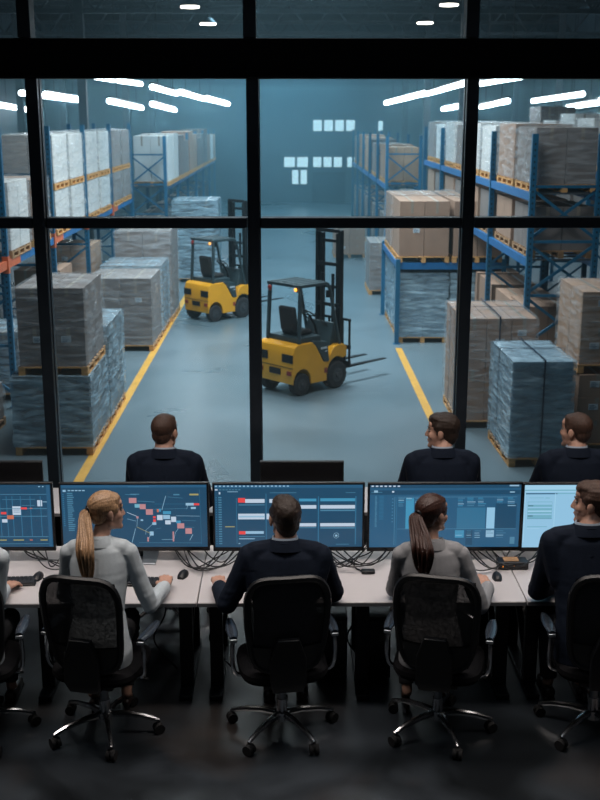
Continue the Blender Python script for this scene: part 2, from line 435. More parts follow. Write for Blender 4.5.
# ------------------------------------------------------------------ pallets and loads
def pallet_mb(w, d):
    mb = MB(); bw = .1
    for i in range(3):
        x = -w / 2 + bw / 2 + i * (w - bw) / 2
        mb.bx(x - bw / 2, x + bw / 2, -d / 2, d / 2, 0, .02)
        mb.bx(x - bw / 2, x + bw / 2, -d / 2, d / 2, .095, .115)
        nb = max(3, int(round(d / .55)) + 1)
        for j in range(nb):
            y = -d / 2 + .07 + j * (d - .14) / (nb - 1)
            mb.bx(x - bw / 2, x + bw / 2, y - .07, y + .07, .02, .095)
    nt = max(5, int(d / .2))
    for j in range(nt):
        y = -d / 2 + .055 + j * (d - .11) / (nt - 1)
        mb.bx(-w / 2, w / 2, y - .055, y + .055, .115, .137)
    return mb
def film_mb(w, d, z0, z1, seed, amp=.02):
    mb = MB(); nx, nz = 14, 18
    rnd = random.Random(seed); off = rnd.random() * 50
    def dis(p, n_):
        q = Vector((p.x * 2.2 + off, p.y * 2.2, p.z * 5.5 + p.x * 1.5 + p.y * 1.5))
        return p + n_ * (abs(noise.noise(q)) * amp * 2.2 + amp * .3)
    faces = [(Vector((-w / 2, -d / 2, 0)), Vector((w, 0, 0)), Vector((0, -1, 0))), (Vector((w / 2, -d / 2, 0)), Vector((0, d, 0)), Vector((1, 0, 0))),
             (Vector((w / 2, d / 2, 0)), Vector((-w, 0, 0)), Vector((0, 1, 0))), (Vector((-w / 2, d / 2, 0)), Vector((0, -d, 0)), Vector((-1, 0, 0)))]
    rings = []
    for k in range(nz + 1):
        z = z0 + (z1 - z0) * k / nz; ring = []
        for o_, e, nn in faces:
            for i in range(nx):
                p = o_ + e * (i / nx); p.z = z
                n2 = nn
                if i == 0: n2 = (nn + faces[faces.index((o_, e, nn)) - 1][2]).normalized()
                ring.append(dis(p, n2))
        rings.append(ring)
    mb.loft(rings, cap=False)
    vs = []; fs = []
    for j in range(nx + 1):
        for i in range(nx + 1):
            p = Vector((-w / 2 + w * i / nx, -d / 2 + d * j / nx, z1)); vs.append(dis(p, Vector((0, 0, 1))) if 0 < i < nx and 0 < j < nx else p)
    for j in range(nx):
        for i in range(nx): fs.append((j * (nx + 1) + i, j * (nx + 1) + i + 1, (j + 1) * (nx + 1) + i + 1, (j + 1) * (nx + 1) + i))
    mb.add(vs, fs)
    return mb
_seed = [0]
def load(label, x0, x1, y0, y1, z, h, n=(2, 2, 2), card='card_grey', film=None, labels=2, strap=False, group=None, wood='wood', cat='pallet load', rz=0, tape=True, name='pallet_load', pal=True):
    """a pallet of cartons; footprint x0..x1, y0..y1, standing at height z, h tall with its pallet"""
    _seed[0] += 1; rnd = random.Random(_seed[0] * 7 + 3)
    w, d = x1 - x0, y1 - y0
    t = thing(name, label, cat, ((x0 + x1) / 2, (y0 + y1) / 2, z), rz + rnd.uniform(-.01, .01), group)
    zp = 0
    if pal:
        pallet_mb(w, d).build('pallet', M[wood], t, smooth=False); zp = .139
    nx, ny, nz = n; cw, cd, ch = (w - .03) / nx, (d - .03) / ny, (h - zp) / nz
    for k in range(nz):
        for j in range(ny):
            for i in range(nx):
                if 0 < i < nx - 1 and 0 < j < ny - 1 and k < nz - 1: continue
                sx, sy, sz = cw - .006 - rnd.random() * .01, cd - .006 - rnd.random() * .012, ch - .004
                mb = MB().bx(-sx / 2, sx / 2, -sy / 2, sy / 2, 0, sz)
                if tape:
                    if cw < cd: mb.bx(-.03, .03, -sy / 2 - .001, sy / 2 + .001, sz - .002, sz + .001, 1).bx(-.03, .03, -sy / 2 - .0015, -sy / 2, sz * .78, sz, 1)
                    else: mb.bx(-sx / 2 - .001, sx / 2 + .001, -.03, .03, sz - .002, sz + .001, 1)
                c = mb.build('carton', [M[card], M['tape']], t, (-w / 2 + .015 + cw * (i + .5), -d / 2 + .015 + cd * (j + .5), zp + k * ch + .002), smooth=False, bevel=.006)
                if j == 0 and rnd.random() < labels / (nx * nz):
                    lx = rnd.uniform(-.25, .2) * sx; lz = sz * rnd.uniform(.45, .8)
                    l = MB().bx(lx - .075, lx + .075, -sy / 2 - .004, -sy / 2 - .001, lz - .05, lz + .05)
                    for q in range(3): l.bx(lx - .06, lx + .02 + .03 * (q % 2), -sy / 2 - .006, -sy / 2 - .004, lz - .035 + q * .026, lz - .025 + q * .026, 1)
                    l.build('paper_label', [M['labelw'], M['labelink']], c, smooth=False)
    if strap:
        for f in (.5,):
            x = -w / 2 + w * f
            MB().bx(x - .012, x + .012, -d / 2 - .05, -d / 2 - .046, zp, h + .046).bx(x - .012, x + .012, -d / 2 - .05, d / 2 + .05, h + .045, h + .049).build('strap', M['strap'], t, smooth=False)
        MB().bx(-w / 2 - .05, w / 2 + .05, -.012, .012, h + .049, h + .053).bx(w / 2 + .046, w / 2 + .05, -.012, .012, zp, h + .05).bx(-w / 2 - .05, -w / 2 - .046, -.012, .012, zp, h + .05).build('strap', M['strap'], t, smooth=False)
    if film:
        film_mb(w + .012, d + .012, zp + .003, h + .012, _seed[0]).build('stretch_wrap', M[film], t)
    return t

# floor loads, left of the aisle
load('bottom slate-coloured wrapped load nearest the window on the left, carrying a grey load', -4.32, -3.11, 16.6, 18.25, FZ, 1.27, (2, 2, 5), 'card_dark', 'film_thick', 0, tape=False)
load('grey film-wrapped carton load stacked on top, nearest the window on the left', -4.2, -3.13, 16.62, 18.3, FZ + 1.285, 1.36, (2, 2, 2), 'card_grey', 'film', 2)
load('tall slate wrapped load standing right behind the nearest left stack', -4.32, -3.11, 18.4, 20.2, FZ, 1.72, (2, 2, 2), 'card_dark', 'film_thick', 1, tape=False)
load('pair of tall grey wrapped cartons, front load of the second left cluster', -4.55, -3.1, 24.6, 26.3, FZ, 1.66, (2, 2, 1), 'card_grey', 'film', 2)
load('grey wrapped load just behind the front load of the second left cluster', -4.55, -3.1, 26.45, 28.1, FZ, 1.7, (2, 2, 1), 'card_grey', 'film_thick', 1)
load('tallest grey wrapped load at the back of the second left cluster', -4.5, -3.05, 28.3, 30.2, FZ, 2.34, (2, 2, 2), 'card_grey', 'film', 1)
load('pale wrapped load far up the aisle behind the distant forklift', -3.75, -2.3, 35.4, 37.2, FZ, 2.6, (2, 2, 2), 'card_dark', 'film_thick', 0)
# low loads standing under the left rack
load('dark wrapped load on the floor under the left rack, nearest the frame', -6.1, -5.05, 20.1, 21.5, FZ, 1.3, (2, 2, 2), 'card_grey', 'film_thick', 0)
load('load of stacked sacks and boxes at the left edge on a worn pallet', -6.0, -4.95, 17.2, 18.5, FZ, .75, (2, 2, 2), 'card_grey', 'film', 0, wood='wood2')
load('grey carton load on the floor beneath the second bay of the left rack', -6.1, -5.05, 24.2, 25.6, FZ, 1.9, (2, 2, 2), 'card_brown', None, 1)
load('tan carton load on the floor beneath the third bay of the left rack', -6.1, -5.05, 28.1, 29.6, FZ, 2.0, (2, 2, 2), 'card_tan', 'film', 1)
# right side floor loads
load('blue film-wrapped load standing alone on an orange pallet by the window', 3.3, 4.23, 15.95, 17.55, FZ, 1.63, (2, 2, 5), 'card_blue', 'film_thick', 0, strap=True, tape=False, rz=.03)
load('two-tier brown carton load behind the blue wrapped one, by the right mullion', 2.86, 4.15, 18.1, 19.95, FZ, 1.9, (3, 2, 2), 'card_brown', 'film', 2, strap=True)
load('brown carton load at the right edge, lower half of a double stack', 4.5, 5.75, 16.7, 18.3, FZ, 1.26, (2, 2, 3), 'card_brown', None, 5)
load('brown carton load at the right edge, topping the double stack', 4.5, 5.75, 16.75, 18.3, FZ + 1.275, 1.28, (2, 2, 2), 'card_tan', 'film', 5)
load('small brown carton pallet standing alone far up the aisle', 1.66, 2.86, 41.9, 43.4, FZ, 1.1, (2, 2, 3), 'card_brown', None, 1, wood='wood2')
load('grey carton load on the floor just beyond the low right rack', 2.36, 3.6, 32.8, 34.6, FZ, 1.55, (2, 2, 1), 'card_grey', 'film', 0)

# ------------------------------------------------------------------ racks
def rack(label, xf, xb, ys, levels, ztop, orange=False, brace_end=True, xbeam=False, holes=False, deck=True):
    """xf aisle-side face, xb back face; ys upright positions; levels = beam heights"""
    t = thing('pallet_rack', label, 'rack', (xf, ys[0], FZ))
    H = ztop - FZ; dx = xb - xf; sg = 1 if dx > 0 else -1
    for i, y in enumerate(ys):
        yy = y - ys[0]
        for x in (0, dx):
            mb = MB().bx(x - .05, x + .05, yy - .045, yy + .045, .01, H).bx(x - .09, x + .09, yy - .08, yy + .08, 0, .01)
            if holes and i < 4:
                z = .2
                while z < H - .1:
                    mb.bx(x - .012, x + .012, yy - .047, yy - .044, z, z + .035, 1); z += .1
            mb.build('upright', [M['rackblue'], M['hole']], t, smooth=False)
        mb = MB(); z = .25; k = 0
        while z + .95 < H:
            mb.bar((0, yy, z), (dx, yy, z + .85), .035, .05) if k % 2 == 0 else mb.bar((dx, yy, z), (0, yy, z + .85), .035, .05)
            if i == 0: (mb.bar((dx, yy + .04, z), (0, yy + .04, z + .85), .03, .05) if k % 2 == 0 else mb.bar((0, yy + .04, z), (dx, yy + .04, z + .85), .03, .05))
            mb.bar((0, yy, z + .9), (dx, yy, z + .9), .035, .05)
            z += .95; k += 1
        if brace_end: mb.build('brace', M['rackblue'], t, smooth=False)
    for z in levels:
        for i in range(len(ys) - 1):
            a, b = ys[i] - ys[0] + .045, ys[i + 1] - ys[0] - .045
            zz = z - FZ
            for x in (0, dx):
                mb = MB().bx(x - .03, x + .03, a, b, zz - .14, zz)
                if orange and x == 0:
                    mb.bx(x - .034, x + .034, a, a + .9, zz - .143, zz + .002, 1).bx(x - .056, x + .056, a - .1, a + .02, zz - .22, zz + .08, 1)
                    if i == 0: mb.bx(x - .034, x + .034, b - .7, b, zz - .143, zz + .002, 1)
                mb.build('beam', [M['beamblue'], M['beamorange']], t, smooth=False)
            mb = MB()
            nn = 9
            for j in range(nn):
                y = a + .1 + j * (b - a - .2) / (nn - 1)
                mb.bar((0, y, zz - .02), (dx, y, zz - .02), .05, .03)
            mb.build('deck_bars', M['deckwire'], t, smooth=False)
            if xbeam:
                for y in (a, b):
                    mb = MB().bx(0, dx, y - .03, y + .03, zz - .16, zz); mb.build('beam', [M['beamblue']], t, smooth=False)
    return t
yA = [19.6 + 4 * k for k in range(5)]
yA = [15.6] + yA
rack('blue pallet rack along the left with orange beam ends', -5.05, -6.15, yA, (1.0,), 3.3, orange=True, holes=True)
yB = [36.5, 40.5, 44.5, 48.5, 52.5, 56.5, 60.5]
rack('blue pallet rack farther up the left side of the aisle', -4.05, -5.15, yB, (1.3,), 2.9)
yC = [19.3 + 3.9 * k for k in range(5)]
rack('tall blue pallet rack on the right with a cross-braced end frame', 4.2, 5.35, yC, (1.05, 2.2), 3.2, holes=True)
rack('low blue pallet rack beside the aisle, brown cartons on top', 2.5, 4.95, [25.4, 29.4], (.22,), .3, xbeam=True, brace_end=False)
yH = [37, 41, 45, 49, 53, 57]
rack('blue pallet rack deep on the right side of the aisle', 3.2, 4.3, yH, (1.3,), 2.9)
yI = [19.6 + 4 * k for k in range(5)]
rack('second blue rack line behind the tall right rack', 7.4, 8.5, yI, (1.05, 2.2), 3.2)

rnd = random.Random(5)
# left rack, upper loads: a lower load and another pallet stacked on it
bays = ['nearest', 'second', 'third', 'fourth', 'fifth']
load('round-shouldered film-wrapped load on the left rack, nearest bay at the picture edge', -6.1, -5.0, 19.9, 21.4, 1.0, 1.35, (2, 2, 2), 'card_white', 'film', 0, wood='wood2')
load('grey carton load on the left rack behind the wrapped one, nearest bay', -6.1, -5.0, 21.7, 23.2, 1.0, 1.3, (2, 2, 2), 'card_brown', 'film', 0)
for b, y in enumerate(yA[2:5]):
    for s in range(2):
        ya = y + .25 + s * 1.85
        w_ = ['card_white', 'card_white', 'card_grey'][b]
        load('pale wrapped load on the beam of the left rack, %s bay, %s slot' % (bays[b + 1], ['nearer', 'farther'][s]), -6.1, -5.0, ya, ya + 1.6, 1.0, .95, (2, 3, 1), w_, 'film', 0, tape=False)
        load('pale wrapped load topping another on the left rack, %s bay, %s slot' % (bays[b + 1], ['nearer', 'farther'][s]), -6.1, -5.0, ya, ya + 1.6, 1.965, 1.15, (2, 3, 1), w_, 'film', 0, tape=False)
for b in range(6):
    for s in range(2):
        ya = yB[b] + .2 + s * 1.85
        c = rnd.choice(['card_white', 'card_grey', 'card_white', 'card_brown'])
        load('wrapped load on top of the far left rack, %s bay, %s slot' % (ORD[b], ['nearer', 'farther'][s]), -5.1, -3.95, ya, ya + 1.65, 1.3, rnd.uniform(1.3, 1.7), (2, 2, 1), c, None, 0)
        if s == 0 or b < 3:
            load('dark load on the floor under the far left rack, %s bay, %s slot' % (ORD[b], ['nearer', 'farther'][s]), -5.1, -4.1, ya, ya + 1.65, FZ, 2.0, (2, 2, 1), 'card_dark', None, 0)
# tall right rack
for b in range(4):
    for s in range(2):
        ya = yC[b] + .15 + s * 1.85
        c = ['card_brown', 'card_white', 'card_white', 'card_grey'][b] if s else ['card_grey', 'card_white', 'card_grey', 'card_white'][b]
        load('wrapped top-level load of the tall right rack, %s bay, %s slot' % (bays[b], ['nearer', 'farther'][s]), 4.24, 5.35, ya, ya + 1.6, 2.2, [1.1, 1.15][s], (2, 2, 1), c, 'film', 0)
        load('grey carton load mid-level on the tall right rack, %s bay, %s slot' % (bays[b], ['nearer', 'farther'][s]), 4.24, 5.35, ya, ya + 1.6, 1.05, .9, (2, 2, 1), ['card_grey', 'card_brown'][s], None, 0, wood='wood2')
        if b > 0 or s > 0:
            load('brown carton load under the tall right rack, %s bay, %s slot' % (bays[b], ['nearer', 'farther'][s]), 4.3, 5.3, ya, ya + 1.6, FZ, 1.7, (2, 2, 1), 'card_brown', None, 1, wood='wood2')
load('pair of brown cartons standing under the cross-braced end frame', 4.35, 5.3, 20.2, 21.6, FZ, 1.75, (2, 1, 1), 'card_brown', None, 2, wood='wood2')
for b in range(4):
    for s in range(2):
        ya = yI[b] + .15 + s * 1.9
        load('pale top-level load of the rear right rack line, %s bay, %s slot' % (bays[b], ['nearer', 'farther'][s]), 7.45, 8.5, ya, ya + 1.6, 2.2, rnd.uniform(1.1, 1.6), (2, 2, 1), rnd.choice(['card_white', 'card_grey']), 'film', 0)
        load('grey mid-level load of the rear right rack line, %s bay, %s slot' % (bays[b], ['nearer', 'farther'][s]), 7.45, 8.5, ya, ya + 1.6, 1.05, .9, (2, 2, 1), 'card_grey', None, 0)
for b in range(5):
    for s in range(2):
        ya = yH[b] + .2 + s * 1.85
        load('carton load on the beam of the deep right rack, %s bay, %s slot' % (ORD[b], ['nearer', 'farther'][s]), 3.25, 4.3, ya, ya + 1.6, 1.3, rnd.uniform(1.1, 1.5), (2, 2, 1), rnd.choice(['card_brown', 'card_tan', 'card_grey']), None, 0)
        load('carton load on the floor under the deep right rack, %s bay, %s slot' % (ORD[b], ['nearer', 'farther'][s]), 3.25, 4.3, ya, ya + 1.6, FZ, 1.9, (2, 2, 1), 'card_grey', None, 0)
# low right rack: cartons on top, wrapped stock beneath
k = 0
for i in range(2):
    for j in range(2):
        load('brown cartons on top of the low right rack, %s pallet %s' % (['rear', 'front'][1 - j], ['on the aisle side', 'beside the tall rack'][i]),
             2.5 + i * 1.24, 3.68 + i * 1.22, 25.4 + j * 2.0, 27.2 + j * 2.0, .22, 1.4, (2, 2, 1), 'card_brown', 'film' if j else None, 2, wood='wood')
        load('slate wrapped stock under the low right rack, %s, %s' % (['front', 'rear'][j], ['on the aisle side', 'on the inner side'][i]),
             2.56 + i * 1.2, 3.7 + i * 1.18, 25.5 + j * 1.95, 27.3 + j * 1.95, FZ, 1.65, (2, 2, 1), 'card_blue', 'film_thick', 0, tape=False)
# ------------------------------------------------------------------ forklifts
def prism(mb, prof, x0, x1, m=0):
    n = len(prof)
    vs = [(x0, y, z) for y, z in prof] + [(x1, y, z) for y, z in prof]
    fs = [(i, (i + 1) % n, n + (i + 1) % n, n + i) for i in range(n)]
    fs.append(tuple(range(n))); fs.append(tuple(n + i for i in range(n - 1, -1, -1)))
    mb.add(vs, fs, m); return mb
def arc(cy, cz, r, a0, a1, n=10): return [(cy + r * math.cos(R(a0 + (a1 - a0) * i / n)), cz + r * math.sin(R(a0 + (a1 - a0) * i / n))) for i in range(n + 1)]
def make_forklift(label):
    t = thing('forklift', label, 'forklift', (0, 0, 0))
    prof = [(-1.06, .42), (-1.06, .8), (-1.0, .95), (-.9, 1.0), (-.42, 1.0), (-.34, .93), (-.08, .58), (.06, .56), (.12, .68), (.24, .83), (.38, .87), (.58, .86), (.67, .8)]
    prof += [(.67, .62)] + arc(.36, .3, .34, 58, 180, 9) + [(.02, .2), (-.48, .2)] + arc(-.76, .24, .28, 0, 180, 10)
    b = MB(); prism(b, prof, -.5, .5)
    b.build('body', M['yellow'], t, bevel=.03)
    b = MB().bx(-.5, -.2, -1.075, -1.05, .66, .82).bx(.2, .5, -1.075, -1.05, .66, .82).bx(-.16, .16, -1.075, -1.05, .4, .52).bx(-.5, .5, -1.072, -1.05, .56, .57)
    b.build('vent', M['mast'], t, bevel=.01)
    b = MB().bx(-.46, -.34, -1.08, -1.06, .42, .5).bx(.34, .46, -1.08, -1.06, .42, .5)
    b.build('tail_light', M['redlens'], t)
    b = MB(); prism(b, [(-.44, .99), (-.32, .92), (-.06, .585), (.07, .57), (.09, .6), (.03, .97), (-.4, 1.03)], -.508, .508)
    prism(b, [(-.78, .99), (-.78, 1.1), (-.1, 1.1), (-.07, .95), (-.07, .6), (-.3, .9)], -.42, .42)
    prism(b, [(.1, .6), (.25, .84), (.38, 1.28), (.46, 1.28), (.58, .84), (.58, .6)], -.36, .36)
    b.build('cowl', M['lifter'], t, bevel=.012)
    b = MB()
    for i, w in enumerate((.06, .03, .045, .03)): b.bx(.509, .512, -.16 + sum((.06, .03, .045, .03)[:i]) + .01 * i - .03, -.16 + sum((.06, .03, .045, .03)[:i]) + .01 * i + w - .03, .84, .88)
    b.bx(.509, .512, -.05, .02, .78, .8).bx(-.512, -.509, -.2, 0, .84, .88)
    b.build('lettering', M['labelw'], t, smooth=False)
    b = MB().bx(.501, .506, -.07, .02, .36, .46); b.build('sticker', [M['redlens']], t, smooth=False)
    b = MB().bx(-.24, .24, -.6, -.14, 1.1, 1.2); b.build('seat', M['rubber'], t, bevel=.04)
    b = MB().box((0, -.64, 1.42), (.44, .12, .5), Matrix.Rotation(R(10), 3, 'X')); b.build('seat_back', M['rubber'], t, bevel=.045)
    b = MB().bar((-.44, -.8, 1.0), (-.42, -.74, 2.08), .07, .07).bar((.44, -.8, 1.0), (.42, -.74, 2.08), .07, .07)
    b.build('rear_pillar', M['lifter'], t, bevel=.012)
    b = MB()
    for s in (-1, 1): b.tube([(s * .44, .5, .84), (s * .43, .36, 1.35), (s * .42, .2, 1.95), (s * .42, .13, 2.06), (s * .42, .02, 2.1)], .036, 8)
    b.build('front_pillar', M['lifter'], t)
    b = MB().bx(-.46, .46, -.8, .08, 2.06, 2.12)
    for i in range(5): b.bx(-.38 + i * .17, -.30 + i * .17, -.76, .04, 2.12, 2.135)
    b.build('overhead_guard', M['lifter'], t, bevel=.015)
    b = MB().ell((.36, -.82, 2.03), (.035, .03, .035)); b.build('beacon', M['amber'], t)
    b = MB().ell((-.36, -.82, 2.0), (.05, .04, .06)); b.build('tail_lamp', M['redlens'], t)
    b = MB().box((.42, .14, 1.88), (.06, .1, .14)).box((-.42, .14, 1.88), (.06, .1, .14)); b.build('mirror', M['mast'], t, bevel=.01)
    # steering
    b = MB(); c = Vector((-.02, .04, 1.42)); rt = Matrix.Rotation(R(-38), 3, 'X')
    b.tube([c + rt @ Vector((math.cos(a) * .17, math.sin(a) * .17, 0)) for a in [i * 2 * PI / 20 for i in range(20)]], .015, 6, closed=True)
    b.bar(c - rt @ Vector((.16, 0, 0)), c + rt @ Vector((.16, 0, 0)), .02, .02); b.bar(c, c + rt @ Vector((0, -.16, 0)), .02, .02)
    b.tube([c, (0, .2, 1.2), (0, .27, 1.0)], .03, 8)
    b.build('steering_wheel', M['mast'], t)
    b = MB().tube([(.2, .3, 1.2), (.2, .1, 1.4)], .012, 6).tube([(.27, .3, 1.2), (.27, .12, 1.4)], .012, 6).ell((.2, .1, 1.4), (.02,) * 3).ell((.27, .12, 1.4), (.02,) * 3)
    b.build('lever', M['mast'], t)
    # mast
    b = MB()
    for s in (-1, 1):
        b.bx(s * .31 - .035, s * .31 + .035, .9, 1.02, .12, 3.05)
    for z in (.5, 1.55, 2.35, 3.0): b.bx(-.31, .31, .88, .92, z, z + .07)
    b.build('mast', M['mast'], t, bevel=.006)
    b = MB()
    for s in (-1, 1):
        b.bx(s * .22 - .04, s * .22 + .04, .95, 1.04, .15, 2.98)
    for z in (.4, 1.9, 2.8): b.bx(-.22, .22, .96, 1.0, z, z + .06)
    b.build('inner_mast', M['mast'], t, bevel=.006)
    b = MB().cone((-.15, .9, .3), (-.15, .9, 2.2), .035, .035, 10).cone((.15, .9, .3), (.15, .9, 2.2), .035, .035, 10)
    b.build('lift_cylinder', M['steel_dark'], t)
    b = MB().bx(-.5, .5, 1.05, 1.1, .38, .48).bx(-.5, .5, 1.05, 1.1, .72, .8).bx(-.5, .5, 1.06, 1.1, 1.28, 1.33)
    for i in range(6): x = -.47 + i * .188; b.bx(x - .02, x + .02, 1.06, 1.1, .4, 1.3)
    b.build('load_backrest', M['mast'], t, bevel=.005)
    for s in (-1, 1):
        b = MB(); prism(b, [(1.1, .78), (1.15, .78), (1.16, .36), (1.3, .345), (2.6, .33), (2.6, .318), (1.12, .3), (1.1, .32)], s * .27 - .055, s * .27 + .055)
        b.build('fork', M['mast'], t, bevel=.004)
    for x, y, r, w in ((-.41, .36, .3, .2), (.41, .36, .3, .2), (-.41, -.76, .24, .17), (.41, -.76, .24, .17)):
        b = MB(); prof_ = [(-w / 2, r * .55), (-w / 2, r * .9), (-w / 2 + .025, r), (w / 2 - .025, r), (w / 2, r * .9), (w / 2, r * .55)]
        rings = [[Vector((x + px_, y + rr * math.cos(a), r + rr * math.sin(a))) for a in [j * 2 * PI / 24 for j in range(24)]] for px_, rr in prof_]
        b.loft(rings)
        for j in range(20):
            a = j * 2 * PI / 20; b.box((x, y + r * math.cos(a), r + r * math.sin(a)), (w * .8, .03, .012), Matrix.Rotation(a + PI / 2, 3, 'X'), 0)
        wh = b.build('wheel', M['tyre'], t)
        h = MB().cone((x - w / 2 - .006, y, r), (x + w / 2 + .006, y, r), r * .52, r * .52, 18)
        sx = 1 if x > 0 else -1
        h.cone((x + sx * w / 2, y, r), (x + sx * (w / 2 + .03), y, r), r * .2, r * .16, 12)
        for j in range(5):
            a = j * 2 * PI / 5; h.cone((x + sx * w / 2, y + r * .36 * math.cos(a), r + r * .36 * math.sin(a)), (x + sx * (w / 2 + .018), y + r * .36 * math.cos(a), r + r * .36 * math.sin(a)), .016, .016, 6)
        h.build('hub', M['hub'], wh)
    for o in [o for o in COL.objects if o.parent == t or (o.parent and o.parent.parent == t)]:
        wh = o.name.startswith(('wheel', 'hub'))
        vs = o.data.vertices
        if wh:
            cy_ = .36 if sum(v.co.y for v in vs) > 0 else -.76; r0 = .3 if cy_ > 0 else .24
            for v in vs: v.co.y = cy_ * .84 + (v.co.y - cy_) * .9; v.co.z = r0 * .9 + (v.co.z - r0) * .9
        else:
            for v in vs:
                v.co.y *= .84
                if o.name.startswith(('mast', 'inner', 'lift', 'load_b', 'fork')): v.co.y -= .24
    return t
fl = make_forklift('nearer yellow forklift with dark cab frame, crossing the aisle centre')
fl.location = (.36, 21.2, FZ); fl.rotation_euler = (0, 0, R(-47))
dup(fl, (-1.8, 29.1, FZ), R(-47), 'distant yellow forklift between the wrapped loads and the central mullion')

# ------------------------------------------------------------------ desks
DZ = .70
xs_d = [at(197, 606, 5.97).x, at(527, 606, 5.97).x]
ML = xs_d[1] - xs_d[0]
def desk(x0, x1, y0, y1, label, legs=True, group=None):
    t = thing('desk', label, 'desk', ((x0 + x1) / 2, (y0 + y1) / 2, 0), 0, group)
    w = x1 - x0 - .006; d = y1 - y0
    b = MB().bx(-w / 2, w / 2, -d / 2, d / 2, DZ - .028, DZ)
    b.build('worktop', [M['desk']], t, bevel=.004)
    MB().bx(-w / 2 + .002, w / 2 - .002, -d / 2 - .003, -d / 2 + .002, DZ - .026, DZ - .004).build('edge_band', M['desk_edge'], t, smooth=False)
    MB().bx(-w / 2 + .06, w / 2 - .06, -d / 2 + .2, -d / 2 + .25, DZ - .08, DZ - .03).bx(-w / 2 + .06, w / 2 - .06, d / 2 - .12, d / 2 - .07, DZ - .08, DZ - .03).build('rail', M['steel_dark'], t, smooth=False)
    for x in (-w / 2 + .09, 0.02, w / 2 - .09):
        b = MB().bx(x - .04, x + .04, -d / 2 + .22, -d / 2 + .28, .02, DZ - .05).bx(x - .035, x + .035, d / 2 - .14, d / 2 - .08, .02, DZ - .05)
        b.bx(x - .04, x + .04, -d / 2 + .1, d / 2 - .04, 0, .035).bar((x, -d / 2 + .25, .08), (x, d / 2 - .12, .5), .04, .03)
        b.build('leg', M['steel_dark'], t, bevel=.004)
    return t
labs = ['pale desk section at the picture\'s left end, in front of the blonde woman', 'pale desk section where the man in navy sits, between two seams', 'pale desk section at the right end of the front row']
for i in range(3):
    desk(xs_d[0] + ML * (i - 1), xs_d[0] + ML * i, 5.97, 6.87, labs[i])
x_b0 = xs_d[0] - ML - .3
for i in range(3):
    desk(x_b0 + 2.1 * i, x_b0 + 2.1 * (i + 1), 7.5, 8.06, 'pale desk behind the front monitors, %s of the rear row, mostly hidden' % ORD[i], group='rear row desks')

# ------------------------------------------------------------------ monitors
C = {}
def scr(name, col, s=1.):
    if name not in C: C[name] = emat('screen ' + name, col, s)
    return C[name]
S = {'bg': (.011, .062, .125), 'bg2': (.018, .095, .19), 'mid': (.03, .15, .27), 'line': (.07, .21, .33), 'cyan': (.05, .27, .45), 'pale': (.27, .46, .62),
     'white': (.48, .58, .70), 'red': (.72, .06, .06), 'orange': (.5, .14, .08), 'pink': (.46, .22, .24), 'yellow': (.36, .32, .12), 'dark': (.006, .035, .075),
     'sky': (.27, .52, .72), 'sky2': (.34, .60, .78), 'teal': (.16, .40, .52)}
SK = list(S.keys())
def monitor(px0, px1, pyt, pyb, y, label, items=None, bg='bg', ref=None):
    """ref: the picture rectangle its contents were read in; items (x0,y0,x1,y1,colour) there"""
    a = at(px0, pyt, y); b = at(px1, pyb, y)
    w = b.x - a.x; h = a.z - b.z; cx = (a.x + b.x) / 2
    t = thing('monitor', label, 'monitor', (cx, y, DZ))
    z0 = b.z - DZ
    MB().bx(-w / 2, w / 2, 0, .028, z0, z0 + h).bx(-w * .3, w * .3, .028, .06, z0 + h * .2, z0 + h * .8).build('housing', M['bezel'], t, bevel=.005)
    mb = MB(); bw = .014
    mats = [scr(k, S[k], 1.) for k in SK]
    sx0, sx1, sz0, sz1 = -w / 2 + bw, w / 2 - bw, z0 + .03, z0 + h - bw
    mb.bx(sx0, sx1, -.002, .001, sz0, sz1, SK.index(bg))
    off = bg == 'off'
    if items:
        rx0, ry0, rx1, ry1 = ref
        def u(x): return sx0 + (sx1 - sx0) * min(1, max(0, (x - rx0) / (rx1 - rx0)))
        def v(y_): return sz1 - (sz1 - sz0) * min(1, max(0, (y_ - ry0) / (ry1 - ry0)))
        for k, it in enumerate(items):
            lay = -.0024 - .00012 * (k % 12) - .0014 * (k / len(items))
            if it[0] == 'L':
                _, x0, y0, x1, y1, c, th = it
                p = Vector((u(x0), lay, v(y0))); q = Vector((u(x1), lay, v(y1)))
                mb.bar(p, q, .0004 if False else .0006, th, SK.index(c)) if False else None
                d = (q - p).normalized(); nrm = Vector((-d.z, 0, d.x)) * th / 2
                mb.add([p - nrm, q - nrm, q + nrm, p + nrm], [(0, 1, 2, 3)], SK.index(c))
            else:
                x0, y0, x1, y1, c = it
                x0, x1, z1, z0_ = u(x0), u(x1), v(y0), v(y1)
                mb.add([(x0, lay, z0_), (x1, lay, z0_), (x1, lay, z1), (x0, lay, z1)], [(0, 1, 2, 3)], SK.index(c))
    me = bpy.data.meshes.new('screen'); me.from_pydata(mb.v, [], mb.f)
    for m_ in mats: me.materials.append(m_)
    me.polygons.foreach_set('material_index', mb.m); me.update()
    linkmesh('screen', me, t)
    MB().bx(-.035, .035, .05, .085, .01, z0 + h * .5).build('stand_neck', M['steel_dark'], t, bevel=.006)
    MB().bx(-.13, .13, -.06, .16, .0, .012).build('stand_base', M['silver'], t, bevel=.004)
    MB().bx(-.02, .02, -.004, -.001, z0 + .008, z0 + .014).build('brand_mark', M['hub'], t, smooth=False)
    return t
rn = random.Random(11)
def dashes(x0, x1, y0, y1, step, c, lo, hi, h=1.0):
    out = []; y = y0
    while y < y1: out.append((x0, y, x0 + rn.uniform(lo, hi) * (x1 - x0), y + h, c)); y += step
    return out
